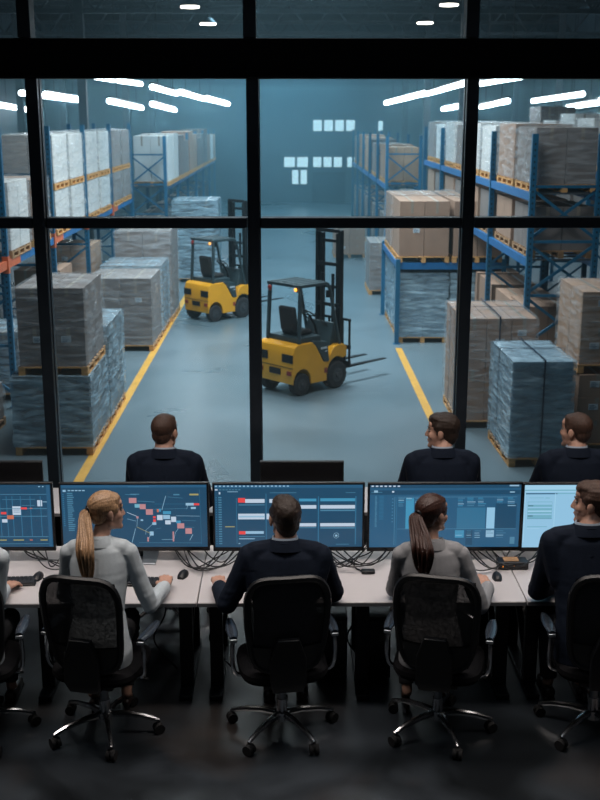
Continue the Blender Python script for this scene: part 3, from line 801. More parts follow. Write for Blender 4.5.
# schedule board, cut by the left edge
i0 = [(-30, 494, 50, 494.5, 'line')]
for x in (-25, -16, -7, 1, 8, 14, 22.5, 32.5, 43): i0.append((x, 496, x + .7, 536.5, 'mid'))
for y in (508, 515.5, 536): i0.append((-28, y, 49.5, y + .6, 'line'))
i0 += [(4, 499, 38, 499.4, 'line'), (24, 505, 37, 505.4, 'line'), (40, 500, 45, 506, 'white'), (45.5, 501.4, 51, 502, 'pale'), (14, 506, 22.5, 514.5, 'white'), (15, 509.4, 21.5, 509.9, 'mid'), (15, 511.4, 21.5, 511.9, 'mid'),
       (22.6, 507, 29, 509, 'red'), (32, 507.6, 34.5, 508.4, 'orange'), (2, 511.5, 7.5, 513.8, 'red'), (8, 514.8, 15, 518.6, 'orange'), (9, 516, 14, 516.6, 'pale'), (2.5, 518.7, 8, 522, 'white'), (-12, 515, -3, 520, 'pale'), (-20, 507, -12, 509, 'red'),
       (-4, 539, 6, 540, 'yellow'), (13, 539, 24, 540, 'yellow'), (30, 539, 33, 540, 'orange'), (41, 539, 48.5, 540, 'yellow'), (-25, 543, 50, 543.4, 'line'), (42, 486.2, 44, 487.1, 'pale'), (46, 486.2, 47.5, 487.1, 'pale'), (50, 484, 53.5, 546, 'bg2')]
monitor(-97, 56, 483, 551, 6.6, 'wide monitor cut by the left edge, showing a blue schedule grid', i0, 'bg', (-94, 485, 54, 546.5))
# route map
i1 = [(63, 485.5, 207, 488, 'bg2'), (64, 490, 67, 492, 'pale')] + [(69 + 3.6 * k, 490.2, 71.6 + 3.6 * k, 491.2, 'pale') for k in range(5)]
i1 += dashes(68, 75, 493, 530, 1.9, 'line', .6, 1, 1.0) + dashes(63.5, 65.5, 494, 526, 1.9, 'mid', .6, 1, 1.0)
for p in (((148, 545, 148, 545)),): pass
P_ = [(129.5, 498, 137, 503), (140, 504, 146, 509), (146, 509, 153, 514.5), (177, 523, 184, 528), (185, 528, 191.5, 533.5), (153, 520.5, 155.5, 522)]
i1 += [(*p, 'pink') for p in P_]
i1 += [(135, 504, 140.5, 507.5, 'teal'), (163, 511, 171, 514, 'cyan'), (157, 514.8, 162.5, 519.8, 'white'), (163, 514.8, 170, 518.8, 'pale'), (171, 516.5, 176, 521.7, 'white'), (165, 520, 170.5, 524, 'white'), (176, 520.3, 180.5, 523, 'cyan'),
       (157, 509, 159, 512, 'orange'), (159, 508.5, 161, 511.5, 'cyan'), (186, 503, 194, 505.5, 'pale'), (194, 503.4, 199.5, 505.4, 'red'), (191, 507, 196, 509, 'pale'), (153, 516, 155.7, 518, 'red'), (153, 519, 155.7, 521.5, 'red'),
       (152, 522, 156, 524.5, 'pale'), (149, 531, 153, 535, 'pale'), (146.5, 536.5, 148, 541, 'pink'), (172, 531, 173.5, 541, 'pink'), (136.3, 516, 138.5, 518, 'pink'), (140.5, 519, 143, 520.5, 'pale'),
       (174, 494.2, 180, 495.5, 'line'), (190, 494, 199, 495.6, 'yellow'), (131, 494, 140, 494.8, 'line'), (129, 487, 150, 487.4, 'line')]
i1 += [('L', 127, 512, 138, 516.5, 'white', .003), ('L', 127, 518.5, 136, 520.7, 'pale', .002), ('L', 137.4, 518, 136.4, 526, 'pale', .002), ('L', 136.5, 526.5, 150, 533, 'yellow', .003), ('L', 135, 528, 131, 542, 'pale', .003), ('L', 162, 510, 166.3, 496, 'pale', .003),
       ('L', 145, 530, 153, 523, 'pale', .002), ('L', 145.5, 530, 145, 534, 'pale', .002), ('L', 150, 534, 148, 538, 'pale', .002), ('L', 178, 528, 175, 532, 'pale', .002), ('L', 175, 532, 173, 540, 'pale', .002), ('L', 192.5, 534, 189, 540, 'pale', .003),
       ('L', 161, 539, 172, 539, 'pale', .002), ('L', 188, 504.5, 187, 509, 'pale', .002), ('L', 153, 509, 187, 508.5, 'line', .002), ('L', 176, 515.6, 200, 516, 'pale', .002), ('L', 168, 497, 183, 498.3, 'line', .002),
       ('L', 138, 501, 155, 502, 'line', .003), ('L', 126, 494.5, 137, 495, 'line', .003), ('L', 182, 520, 196, 520.6, 'line', .002), ('L', 184, 526.6, 194, 527, 'line', .002), ('L', 155, 528.5, 161, 527.5, 'line', .002),
       ('L', 200, 490, 201, 544, 'mid', .002), ('L', 138, 542, 201, 542.5, 'line', .002), ('L', 155, 504, 185, 504, 'mid', .002)]
monitor(58, 210, 483, 551, 6.6, 'wide monitor with a route map of pink and white boxes, before the blonde woman', i1, 'bg', (62, 485.5, 207, 546.5))
def zz(l, X0=208., Y0=480., s=3.75): return [(X0 + a / s, Y0 + b / s, X0 + c / s, Y0 + d / s, e) for a, b, c, d, e in l]
i2 = [(22, 14, 580, 30, 'bg2'), (110, 66, 137, 83, 'red'), (137, 70, 210, 84, 'white'), (112, 90, 210, 93, 'line'), (110, 124, 210, 145, 'white'), (112, 132, 208, 138, 'pale'), (216, 124, 240, 145, 'white'), (228, 70, 300, 84, 'white'),
      (112, 189, 137, 201, 'red'), (137, 189, 206, 199, 'pale'), (112, 216, 172, 219, 'pale'), (112, 208, 210, 210, 'line'), (340, 69, 405, 79, 'cyan'), (340, 93, 405, 106, 'white'), (420, 68, 551, 79, 'cyan'), (420, 93, 551, 106, 'white'), (420, 110, 551, 115, 'line'),
      (340, 160, 405, 172, 'white'), (420, 160, 551, 172, 'white'), (340, 175, 405, 178, 'line'), (420, 175, 551, 180, 'line'), (103, 66, 105, 236, 'mid'), (214, 50, 217, 236, 'mid'), (411, 60, 415, 240, 'mid'), (552, 60, 556, 240, 'mid'), (60, 171, 96, 174, 'yellow'),
      (22, 248, 580, 252, 'dark'), (70, 42, 110, 44, 'pale'), (230, 46, 330, 48, 'line'), (515, 46, 552, 48, 'line'), (110, 234, 116, 237, 'pale'), (168, 234, 176, 237, 'line'), (395, 230, 403, 233, 'pale'), (410, 230, 418, 233, 'pale'), (480, 238, 530, 240, 'line')]
i2 += [(24 + k * 15, 20, 32 + k * 15, 25, 'pale') for k in range(19)] + [(24, 33, 34, 38, 'white')] + [(40 + k * 12, 34, 48 + k * 12, 37, 'line') for k in range(7)] + [(38, 44, 44, 52, 'white')]
i2 += [(36, 62 + k * 9, 48, 66 + k * 9, 'line') for k in range(20)] + [(26, 62 + k * 9, 30, 66 + k * 9, 'mid') for k in range(20)]
i2 = zz(i2)
ring = [(208 + (481 + 10 * math.cos(a)) / 3.75, 480 + (206 + 10 * math.sin(a)) / 3.75) for a in [j * 2 * PI / 12 for j in range(13)]]
i2 += [('L', *ring[j], *ring[j + 1], 'pale', .0022) for j in range(12)] + [(208 + 477 / 3.75, 480 + 203 / 3.75, 208 + 485 / 3.75, 480 + 210 / 3.75, 'pale')]
monitor(212, 364, 483, 551, 6.6, 'wide monitor with white and red bars in a table, before the man in the middle', i2, 'bg', (213.8, 485, 362.5, 546.5))
i3 = [(16, 14, 572, 28, 'bg'), (16, 36, 572, 52, 'bg'), (120, 60, 560, 62, 'line'), (120, 178, 560, 180, 'line'), (150, 64, 180, 178, 'cyan'), (185, 90, 205, 240, 'bg'), (450, 100, 480, 178, 'sky'), (450, 184, 480, 210, 'pale'), (340, 100, 445, 178, 'mid'),
      (120, 100, 148, 178, 'bg2'), (482, 85, 560, 178, 'bg'), (335, 184, 368, 212, 'cyan'), (375, 184, 400, 240, 'bg'), (405, 184, 446, 240, 'bg2'), (540, 210, 558, 236, 'line'), (115, 60, 117, 240, 'mid'), (108, 60, 110, 240, 'line')]
for x0, x1 in ((122, 145), (152, 178), (184, 206), (342, 370), (376, 410), (416, 446), (486, 520), (526, 556)):
    for k in range(5): i3.append((x0, 64 + k * 7, x0 + (x1 - x0) * rn.uniform(.6, 1), 66.5 + k * 7, rn.choice(['line', 'pale', 'cyan'])))
for x0, x1 in ((337, 366), (378, 398), (408, 440), (452, 478), (488, 530)):
    for k in range(4): i3.append((x0, 186 + k * 8, x0 + (x1 - x0) * rn.uniform(.5, 1), 188 + k * 8, rn.choice(['line', 'pale'])))
i3 += [(22 + k * 16, 18, 31 + k * 16, 23, 'white') for k in range(7)] + [(22, 42, 62, 44, 'line'), (32, 36, 46, 44, 'pale'), (98, 38, 106, 44, 'white'), (530, 16, 565, 22, 'pale'), (532, 41, 550, 45, 'pale')]
i3 += [(36, 56 + k * 4.5, 42 + rn.random() * 2, 58.5 + k * 4.5, 'line') for k in range(26)] + [(52, 56 + k * 5, 68, 58 + k * 5, 'mid') for k in range(18)] + [(98, 66 + k * 12, 104, 69 + k * 12, 'line') for k in range(8)]
i3 = zz(i3, 364.)
monitor(368, 520, 483, 551, 6.6, 'wide monitor with a dense light blue table, before the auburn-haired woman', i3, 'bg2', (368.6, 484.5, 516.8, 546))
i4 = [(62, 62, 700, 110, 'sky2'), (62, 95, 700, 103, 'teal'), (70, 119, 290, 127, 'bg2'), (290, 119, 700, 125, 'teal'), (92, 178, 260, 296, 'teal'), (94, 182, 258, 200, 'sky'), (94, 214, 258, 224, 'sky'), (94, 240, 258, 250, 'sky2'), (94, 262, 258, 272, 'sky'),
      (70, 110, 76, 490, 'sky2'), (95, 352, 230, 357, 'teal'), (95, 366, 180, 369, 'sky2'), (275, 120, 281, 380, 'sky2'), (315, 215, 440, 219, 'sky'), (100, 150, 200, 153, 'teal'), (210, 150, 240, 155, 'teal'), (95, 205, 130, 209, 'dark'), (95, 276, 130, 281, 'dark'),
      (92, 296, 262, 299, 'line'), (62, 466, 700, 496, 'sky'), (480, 180, 660, 300, 'sky'), (480, 340, 640, 346, 'teal')]
i4 = zz(i4, 515., 475., 7.06)
monitor(523, 676, 483, 551, 6.6, 'bright pale blue monitor by the right edge, beside the man in profile', i4, 'sky', (524.5, 484, 674, 546))
# monitors of the rear row, switched off
for p0, p1, lab in ((-50, 42, 'switched-off black monitor of the rear row, at the left edge'), (260, 344, 'switched-off black monitor of the rear row, between the seated men')):
    a = at(p0, 462, 7.82); b = at(p1, 462, 7.82); cx = (a.x + b.x) / 2; w = b.x - a.x; h = a.z - DZ
    t = thing('dark_monitor', lab, 'monitor', (cx, 7.82, DZ))
    MB().bx(-w / 2, w / 2, 0, .03, .03, h).build('housing', M['bezel'], t, bevel=.004)
    MB().bx(-w / 2 + .008, w / 2 - .008, -.003, 0, .05, h - .008).build('screen', M['screen_off'], t, smooth=False)
    MB().bx(-w / 2, w / 2, .0, .03, h, h + .004).build('top_rim', M['hub'], t, smooth=False)
    MB().bx(-.12, .12, -.06, .12, 0, .01).bx(-.03, .03, .03, .06, .01, .15).build('stand', M['steel_dark'], t, smooth=False)
    MB().cone((0, -.004, .045), (0, -.002, .045), .01, .01, 10).build('power_button', M['hub'], t)

# ------------------------------------------------------------------ desk items
def keyboard(c, label, rz=0):
    t = thing('keyboard', label, 'keyboard', (c.x, c.y, DZ), rz)
    MB().bx(-.2, .2, -.06, .06, .0, .014).build('case', M['black'], t, bevel=.005)
    b = MB()
    for r_ in range(5):
        n = 15 if r_ else 7
        for k in range(n):
            if r_: b.bx(-.19 + k * .0254, -.19 + k * .0254 + .021, -.05 + r_ * .021, -.05 + r_ * .021 + .017, .014, .021)
        if not r_: b.bx(-.19, -.1, -.05, -.033, .014, .021).bx(-.09, .06, -.05, -.033, .014, .021).bx(.07, .19, -.05, -.033, .014, .021)
    b.build('keys', M['keys'], t, smooth=False)
def mouse(c, label, rz=0):
    t = thing('mouse', label, 'mouse', (c.x, c.y, DZ), rz)
    b = MB(); rings = []
    for i in range(9):
        u = i / 8; y = -.055 + .11 * u; w = .031 * math.sin(PI * (.12 + .76 * u)) ** .5; h = .036 * math.sin(PI * (.1 + .75 * u)) ** .7
        rings.append([Vector((w * math.cos(a), y, max(0, h * math.sin(a)) if math.sin(a) > 0 else 0)) for a in [j * 2 * PI / 16 for j in range(16)]])
    b.loft(rings); b.build('shell', M['black'], t)
    MB().cone((-.004, .03, .0265), (.004, .03, .0265), .007, .007, 10).build('scroll_wheel', M['hub'], t)
keyboard(atz(4, 583, DZ), 'black keyboard under the hand at the left edge', R(3))
mouse(atz(38, 578, DZ), 'black mouse left of the blonde woman, beside the cut-off keyboard', R(-5))
keyboard(atz(139, 583, DZ), 'black keyboard under the blonde woman\'s right hand', R(-4))
mouse(atz(183, 576, DZ), 'black mouse just right of the blonde woman\'s hand', R(-12))
mouse(atz(497, 578, DZ), 'black mouse beside the auburn-haired woman\'s hand', R(-4))
def boxdev(px, py, w, d, h, label, led=False, cat='device'):
    c = atz(px, py, DZ)
    t = thing('docking_box', label, cat, (c.x, c.y, DZ))
    MB().bx(-w / 2, w / 2, -d / 2, d / 2, 0.002, h).build('case', M['black'], t, bevel=.006)
    MB().bx(-w / 2 + .01, w / 2 - .01, -d / 2 - .003, -d / 2, .01, h - .01).build('front_panel', M['screen_off'], t, smooth=False)
    if led:
        MB().bx(-w * .37, -w * .345, -d / 2 - .006, -d / 2 - .002, h * .42, h * .6).bx(w * .0, w * .025, -d / 2 - .006, -d / 2 - .002, h * .42, h * .6).build('indicator_light', M['led'], t, smooth=False)
        MB().bx(-w * .3, w * .2, -d * .3, d * .4, h, h + .003).build('sticker', M['wood2'], t, smooth=False)
    else: MB().ell((-w * .2, -d / 2 - .003, h * .5), (.006, .003, .006)).build('power_button', M['hub'], t)
boxdev(108, 568, .12, .1, .055, 'small black box with a round button under the route-map monitor')
boxdev(512, 567, .19, .1, .05, 'black box with two orange lights beside the desk seam', True)
boxdev(368, 573, .085, .05, .022, 'small black hub at the cables in front of the right-centre monitors', cat='hub')

def cable(pts, r, label, parent=None, group='black cables behind the monitors'):
    p = [Vector(q) for q in pts]; c = p[0].copy(); c.z = 0
    o = MB().tube([q - c for q in smoothpts(p, 7)], r, 7).build('cable', M['cable'], None, c)
    tag(o, label, 'cable', group); return o
rc = random.Random(3)
zones = [(15, 98, 5, 'below the schedule monitor'), (160, 262, 7, 'at the gap beside the route-map monitor'), (312, 402, 8, 'around the small hub'), (455, 550, 7, 'around the box with orange lights')]
for a, b, n, w in zones:
    for k in range(n):
        x0 = rc.uniform(a, a + (b - a) * .4); x1 = rc.uniform(a + (b - a) * .55, b)
        zt_ = rc.uniform(.03, .07)
        p0 = atz(x0, rc.uniform(552, 557), DZ + .01); p1 = atz(x1, rc.uniform(552, 558), DZ + .01)
        m1 = atz(x0 + (x1 - x0) * rc.uniform(.2, .4), rc.uniform(558, 570), DZ + .012 + .007 * k); m2 = atz(x0 + (x1 - x0) * rc.uniform(.6, .8), rc.uniform(557, 567), DZ + .012 + .007 * k)
        cable([p0 + Vector((0, .05, zt_)), p0 + Vector((0, .02, .03 + .006 * k)), m1, m2, p1 + Vector((0, .02, .03 + .006 * k)), p1 + Vector((0, .05, zt_))], .0042, 'thin black looped cable on the desk %s' % w, group='black cables ' + w)
cable([atz(352, 560, DZ + .012), atz(356, 568, DZ + .008), atz(366, 572, DZ + .012)], .004, 'short black cable running into the small hub', group=None)
for px, lab in ((214, 'black cable hanging below the desk left of the middle man'), (352, 'black cable hanging below the desk right of the middle man'), (158, 'black cable drooping under the desk beside the blonde woman')):
    c = at(px, 620, 6.5)
    cable([(c.x, 6.55, .66), (c.x + .05, 6.5, .4), (c.x - .03, 6.5, .2), (c.x + .12, 6.45, .02)], .006, lab, group=None)
# computers on the floor beneath the desks
for px, lab in ((372, 'dark computer tower under the desk right of the middle man'), (330, 'dark computer tower under the desk behind the middle man\'s chair')):
    c = at(px, 650, 6.55)
    t = thing('computer_tower', lab, 'computer', (c.x, 6.55, 0))
    MB().bx(-.1, .1, -.22, .22, .01, .43).build('case', M['black'], t, bevel=.006)
    MB().bx(-.085, .085, -.226, -.22, .03, .41).build('front_panel', M['screen_off'], t, smooth=False)

# ------------------------------------------------------------------ swivel chairs
def make_chair(label, name='office_chair', back=True):
    t = thing(name, label, 'chair', (0, 0, 0))
    # seat cushion
    b = MB(); rings = []
    for i, (z, s) in enumerate(((.405, .8), (.415, .95), (.44, 1.), (.465, .98), (.478, .9), (.482, .7))):
        rings.append([Vector((math.copysign(abs(math.cos(a)) ** .55, math.cos(a)) * .255 * s, .0 + math.copysign(abs(math.sin(a)) ** .55, math.sin(a)) * .245 * s, z)) for a in [j * 2 * PI / 28 for j in range(28)]])
    b.loft(rings); b.build('seat', M['leather'], t)
    MB().bx(-.12, .12, -.16, .14, .35, .4).build('seat_mechanism', M['black'], t, bevel=.012)
    MB().tube([(.12, 0, .37), (.22, 0, .37), (.27, .01, .365)], .008, 6).build('tilt_lever', M['black'], t)
    if back:
        def bp(u, v):  # u -1..1 across, v 0..1 up
            hw = .188 + .034 * min(1, v * 1.6) - .012 * max(0, v - .8) * 5
            x = u * hw; z = .50 + v * .575
            y = -.225 - .02 * math.sin(v * PI) - .075 * v + .05 * (u * u) * (1 - .3 * v)
            return Vector((x, y, z))
        loop = []
        N = 40
        for i in range(N):
            a = 2 * PI * i / N; e = .42
            u = math.copysign(abs(math.cos(a)) ** e, math.cos(a)); v = .5 + .5 * math.copysign(abs(math.sin(a)) ** e, math.sin(a))
            loop.append(bp(u, v))
        MB().tube(loop, .021, 8, closed=True, flat=1).build('backrest_frame', M['black'], t)
        nu, nv = 12, 14
        vs = [bp(-.97 + 1.94 * i / nu, .03 + .94 * j / nv) for j in range(nv + 1) for i in range(nu + 1)]
        fs = [(j * (nu + 1) + i, j * (nu + 1) + i + 1, (j + 1) * (nu + 1) + i + 1, (j + 1) * (nu + 1) + i) for j in range(nv) for i in range(nu)]
        b = MB(); b.add(vs, fs); b.build('backrest_mesh', M['chairmesh'], t)
        b = MB(); vs = [bp(-.95 + 1.9 * i / nu, .02 + .26 * j / 4) + Vector((0, -.012, 0)) for j in range(5) for i in range(nu + 1)]
        vs += [v + Vector((0, .02, 0)) for v in vs]
        L = 5 * (nu + 1)
        fs = [(j * (nu + 1) + i, j * (nu + 1) + i + 1, (j + 1) * (nu + 1) + i + 1, (j + 1) * (nu + 1) + i) for j in range(4) for i in range(nu)]
        fs += [tuple(L + q for q in reversed(f)) for f in fs]
        b.add(vs, fs); b.build('lumbar_panel', M['black'], t)
        b = MB(); b.loft([[Vector((sx * w, y + sy * .02, z)) for sx, sy in ((-1, -1), (1, -1), (1, 1), (-1, 1))] for w, y, z in ((.07, -.16, .37), (.085, -.25, .39), (.1, -.285, .46), (.1, -.28, .60), (.06, -.285, .72))])
        b.build('back_support', M['black'], t, bevel=.01)
        for s in (-1, 1):
            pts = smoothpts([(s * .285, -.09, .655), (s * .29, -.10, .60), (s * .29, -.10, .50), (s * .27, -.08, .43), (s * .2, -.04, .395), (s * .12, -.02, .385)], 4)
            a = MB().tube(pts, .0125, 8).build('armrest', M['chrome'], t, label='curved chrome armrest support')
            b = MB(); rings = []
            for i in range(9):
                u = i / 8; y = -.13 + .27 * u; w = .032 * (math.sin(PI * (.08 + .84 * u)) ** .35); z = .668 - .015 * u
                rings.append([Vector((s * .285 + w * math.cos(q), y, z + .014 * math.sin(q))) for q in [j * 2 * PI / 12 for j in range(12)]])
            b.loft(rings); b.build('arm_pad', M['armpad'], a, label='glossy black arm pad')
            MB().bx(s * .285 - .02, s * .285 + .02, -.138, -.09, .645, .664).build('pad_bracket', M['silver'], a, bevel=.004)
    MB().cone((0, 0, .2), (0, 0, .36), .024, .024, 16).build('gas_lift', M['silver'], t)
    MB().cone((0, 0, .09), (0, 0, .21), .034, .030, 16).cone((0, 0, .08), (0, 0, .13), .05, .045, 16).build('hub', M['chrome'], t)
    for k in range(5):
        a = R(90 + 72 * k) + R(-8); c, s_ = math.cos(a), math.sin(a)
        pts = [(c * r, s_ * r, z) for r, z in ((.03, .115), (.12, .118), (.22, .105), (.29, .085), (.315, .075))]
        b = MB(); b.tube(pts, [.022, .019, .016, .014, .012], 8); b.build('leg', M['chrome'], t)
        b = MB(); p = Vector((c * .31, s_ * .31, .03)); ax = Vector((math.cos(a + 1.2 + k), math.sin(a + 1.2 + k), 0))
        b.cone(p + ax * .006, p + ax * .026, .03, .03, 16).cone(p - ax * .006, p - ax * .026, .03, .03, 16).cone(p + Vector((0, 0, 0)), p + Vector((0, 0, .05)), .01, .009, 8)
        b.ell(p + Vector((0, 0, .012)), (.024, .024, .026))
        b.build('caster', M['rubber'], t)
    return t
HY = 5.74
def floorx(px, py=728): return atz(px, py, 0)
ch = make_chair('black mesh swivel chair holding the blonde woman')
HX = lambda px: at(px, 729, HY).x
ch.location = (HX(106), HY, 0); ch.rotation_euler = (0, 0, R(-13))
dup(ch, (HX(-20), HY, 0), R(4), 'black mesh swivel chair cut by the left edge, only armrest and caster in view')
dup(ch, (HX(282), HY, 0), R(8), 'black mesh swivel chair holding the man in the middle')
dup(ch, (HX(437), HY, 0), R(-14), 'black mesh swivel chair holding the auburn-haired woman')
dup(ch, (HX(591), HY, 0), R(-3), 'black mesh swivel chair cut by the right edge under the man in profile')
st = make_chair('plain black stool under the man seated before the left window pane', 'swivel_stool', False)
# ------------------------------------------------------------------ people
def hand(mb, wrist, fdir, side, curl=.5, palm_n=Vector((0, 0, -1)), s=1.0):
    """five-fingered hand; fdir finger direction, palm facing palm_n, side +1 for right hand"""
    f = Vector(fdir).normalized(); n_ = (palm_n - f * palm_n.dot(f)).normalized(); x = f.cross(-n_) ; x.normalize()
    # x points to the hand's right when the palm faces down; the thumb is on the left of a right hand
    W = lambda a, b, c: wrist + (x * a + f * b - n_ * c) * s
    th = -side
    rot = Matrix((x, f, -n_)).transposed()
    mb.ell(W(0, .052, .0), (.040 * s, .054 * s, .017 * s), rot, 16, 10)
    mb.pill(W(0, -.02, 0), W(0, .03, 0), .026 * s, .028 * s)
    base = [(-.031, .086, .071), (-.0105, .095, .079), (.0105, .092, .073), (.030, .082, .056)]
    if side < 0: base = base
    for k, (bx_, by, ln) in enumerate(base):
        bx2 = bx_ * side
        spread = bx2 * 1.2
        p0 = (bx2 * .7, .05, .0); p1 = (bx2, by, .004)
        a = curl * .55; b = curl * 1.25; c = curl * 1.75
        q1 = (bx2 + spread * .14 * .5, by + ln * .42 * math.cos(a), .004 - ln * .42 * math.sin(a))
        q2 = (q1[0] + spread * .06, q1[1] + ln * .32 * math.cos(b), q1[2] - ln * .32 * math.sin(b))
        q3 = (q2[0], q2[1] + ln * .26 * math.cos(c), q2[2] - ln * .26 * math.sin(c))
        mb.chain([W(*p0), W(*p1), W(*q1), W(*q2), W(*q3)], [.011 * s, .0105 * s, .0092 * s, .0085 * s, .0072 * s], 10)
    mb.chain([W(th * .018, .012, -.004), W(th * .042, .040, -.008), W(th * .054, .066, -.014), W(th * .050, .088, -.02)], [.016 * s, .013 * s, .0105 * s, .0085 * s], 10)

def head_rot(yaw, pitch=0): return Matrix.Rotation(R(yaw), 3, 'Z') @ Matrix.Rotation(R(pitch), 3, 'X')
class HB:
    """adds shapes given in head coordinates"""
    def __init__(s, mb, c, rot, k=1.): s.mb = mb; s.c = Vector(c); s.r = rot; s.k = k
    def p(s, v): return s.c + s.r @ (Vector(v) * s.k)
    def ell(s, v, r, tilt=None):
        s.mb.ell(s.p(v), tuple(q * s.k for q in r), s.r @ tilt if tilt is not None else s.r, 18, 12); return s
    def pill(s, a, b, r0, r1): s.mb.pill(s.p(a), s.p(b), r0 * s.k, r1 * s.k); return s
def head_shapes(h, female):
    h.ell((0, -.014, .028), (.074, .093, .084))
    h.ell((0, .026, -.028), (.061, .062, .082))
    h.ell((0, .034, -.076), (.047 if female else .052, .048, .042))
    h.ell((0, .070, -.104), (.018 if female else .023, .017, .017))
    h.pill((.045, .0, -.07), (.012, .07, -.102), .02, .018).pill((-.045, .0, -.07), (-.012, .07, -.102), .02, .018)
    h.ell((0, .072, .02), (.048, .014, .012 if female else .015))
    h.ell((0, .068, .045), (.05, .016, .03))
    h.pill((0, .080, .008), (0, .098, -.03), .009, .010).ell((0, .1, -.036), (.0115, .011, .0095))
    h.ell((.010, .091, -.04), (.008, .008, .006)).ell((-.010, .091, -.04), (.008, .008, .006))
    h.ell((0, .081, -.064), (.022, .011, .0065)).ell((0, .079, -.074), (.019, .011, .007))
    for s in (-1, 1):
        h.ell((s * .036, .054, -.03), (.025, .026, .028))
        t = Matrix.Rotation(R(14 * 1), 3, 'X')
        h.ell((s * .077, -.006, -.008), (.009, .019, .032), Matrix.Rotation(R(s * -12), 3, 'Z'))
        h.ell((s * .074, .001, -.034), (.008, .009, .012))
def person(label, X, Y, female, jacket, hairm, style, yaw, arms, lean=.10, look=0, sc=1., feet='flat', trous='trouser', collar=True, tw=0., up=0., hx=0.):
    zq = lambda z: .47 + (z - .47) * (1 + up / .6)
    t = thing('person', label, 'person', (X, Y, 0))
    O = Vector((X, Y, 0)); L = lambda v: Vector(v) - O
    wsh = .156 if female else .19
    zs = zq(1.06 if female else 1.075)
    sh = {s: Vector((s * wsh, lean + s * tw, zs)) for s in (-1, 1)}
    nb = Vector((0, lean + .005, zs + .055))
    hc = Vector((hx, lean + .065, zs + .215 if female else zs + .195))
    k = .99 if female else 1.09
    rot = head_rot(yaw, look)
    # skin body: one mesh
    b = MB(); h = HB(b, hc, rot, k); head_shapes(h, female)
    nr = .047 if female else .062
    b.chain([nb + Vector((0, 0, -.03)), hc + rot @ Vector((0, -.022, -.07)) * k], [nr * 1.1, nr])
    tor = [(.52, .15, .10, -.01), (.65, .13, .09, 0), (.8, .13, .09, lean * .5), (.95, .15, .09, lean * .9), (1.04, .14, .07, lean), (1.09, .07, .055, lean)]
    b.loft([[Vector((rx * math.cos(a), cy + ry * math.sin(a), zq(z))) for a in [j * 2 * PI / 20 for j in range(20)]] for z, rx, ry, cy in tor])
    J = {}
    for s in (-1, 1):
        el, wr, fd, cu = arms[s]; el = L(el); wr = L(wr); J[s] = (sh[s], el, wr)
        b.chain([sh[s], el, wr], [.045, .036, .026])
        hand(b, wr, fd, s, cu, s=1.0 if female else 1.04)
    legs = {}
    for s in (-1, 1):
        kn = Vector((s * .115, .44, .535)); an = Vector((s * .10, .25 if feet == 'heel' else .40, .13 if feet == 'heel' else .10))
        hp = Vector((s * .085, .0, .56)); legs[s] = (hp, kn, an)
        b.chain([hp, kn, an], [.06, .045, .032])
        b.pill(an, an + Vector((0, .07, -.055)), .03, .025)
    linkmesh('body', remesh(b, 'body', .0058, M['skin'], 3), t)
    # eyes
    for s in (-1, 1):
        e = MB(); hh = HB(e, hc, rot, k); hh.ell((s * .031, .0725, .004), (.0125, .0105, .007)); e_ = e.build('eye', M['eye'], t)
        e = MB(); hh = HB(e, hc, rot, k); hh.ell((s * .031, .081, .004), (.005, .003, .005)); e.build('iris', M['iris'], e_)
        e = MB(); hh = HB(e, hc, rot, k); hh.pill((s * .018, .086, .024), (s * .048, .072, .026), .004, .003); e.build('eyebrow', M[hairm], t)
    e = MB(); hh = HB(e, hc, rot, k); hh.ell((0, .0875, -.069), (.013, .004, .004)); e.build('lips', M['lip'], t)
    # hair
    e = MB(); hh = HB(e, hc, rot, k)
    if style == 'short':
        hh.ell((0, -.022, .038), (.0815, .0985, .086)).ell((0, -.058, -.02), (.064, .052, .062)).ell((0, .02, .082), (.062, .060, .034)).ell((0, .062, .075), (.05, .024, .024))
        hh.ell((.071, .004, .028), (.012, .032, .032)).ell((-.071, .004, .028), (.012, .032, .032))
        hh.ell((.074, .014, .0), (.006, .009, .022)).ell((-.074, .014, .0), (.006, .009, .022)).ell((0, -.066, -.06), (.045, .03, .026))
        def dsp(c):
            q = (rot.transposed() @ (c - hc))
            return .0028 * noise.noise(Vector((q.x * 60, q.y * 22, q.z * 60)))
        linkmesh('hair', remesh(e, 'hair', .0055, M[hairm], 2, dsp), t)
    elif style == 'crop':
        hh.ell((0, -.018, .036), (.0785, .0955, .084)).ell((0, -.052, -.015), (.064, .05, .058)).ell((0, .025, .078), (.06, .05, .026))
        hh.ell((.072, .008, .012), (.007, .02, .032)).ell((-.072, .008, .012), (.007, .02, .032))
        linkmesh('hair', remesh(e, 'hair', .0055, M[hairm], 2), t)
    else:
        hh.ell((0, -.019, .036), (.0805, .099, .086)).ell((0, -.055, -.02), (.064, .052, .056)).ell((0, .03, .072), (.062, .048, .03))
        hh.ell((.068, .016, .022), (.013, .032, .034)).ell((-.068, .016, .022), (.013, .032, .034)).ell((0, -.1, .018), (.034, .022, .03))
        def dsp(c):
            q = (rot.transposed() @ (c - hc)); a = math.atan2(q.x, q.z - .02)
            return .0022 * noise.noise(Vector((a * 14, q.y * 6, 0)))
        linkmesh('hair', remesh(e, 'hair', .0055, M[hairm], 2, dsp), t)
        root = Vector((0, -.118, .022))
        e = MB(); hh2 = HB(e, hc, rot, k); c0 = hh2.p((0, -.112, .02)); ax = rot @ Vector((0, -.85, -.25)).normalized()
        ring = basis(ax)
        e.tube([c0 + ring[0] * math.cos(a) * .0205 + ring[1] * math.sin(a) * .0205 for a in [j * 2 * PI / 14 for j in range(14)]], .0075, 7, closed=True)
        e.build('hair_tie', M['black'], t)
        pt = MB(); rr = random.Random(4)
        ln = style[1]
        bd = rot @ Vector((0, -1, 0)); 
        bd.z = 0; bd.normalize(); sd = Vector((-bd.y, bd.x, 0))
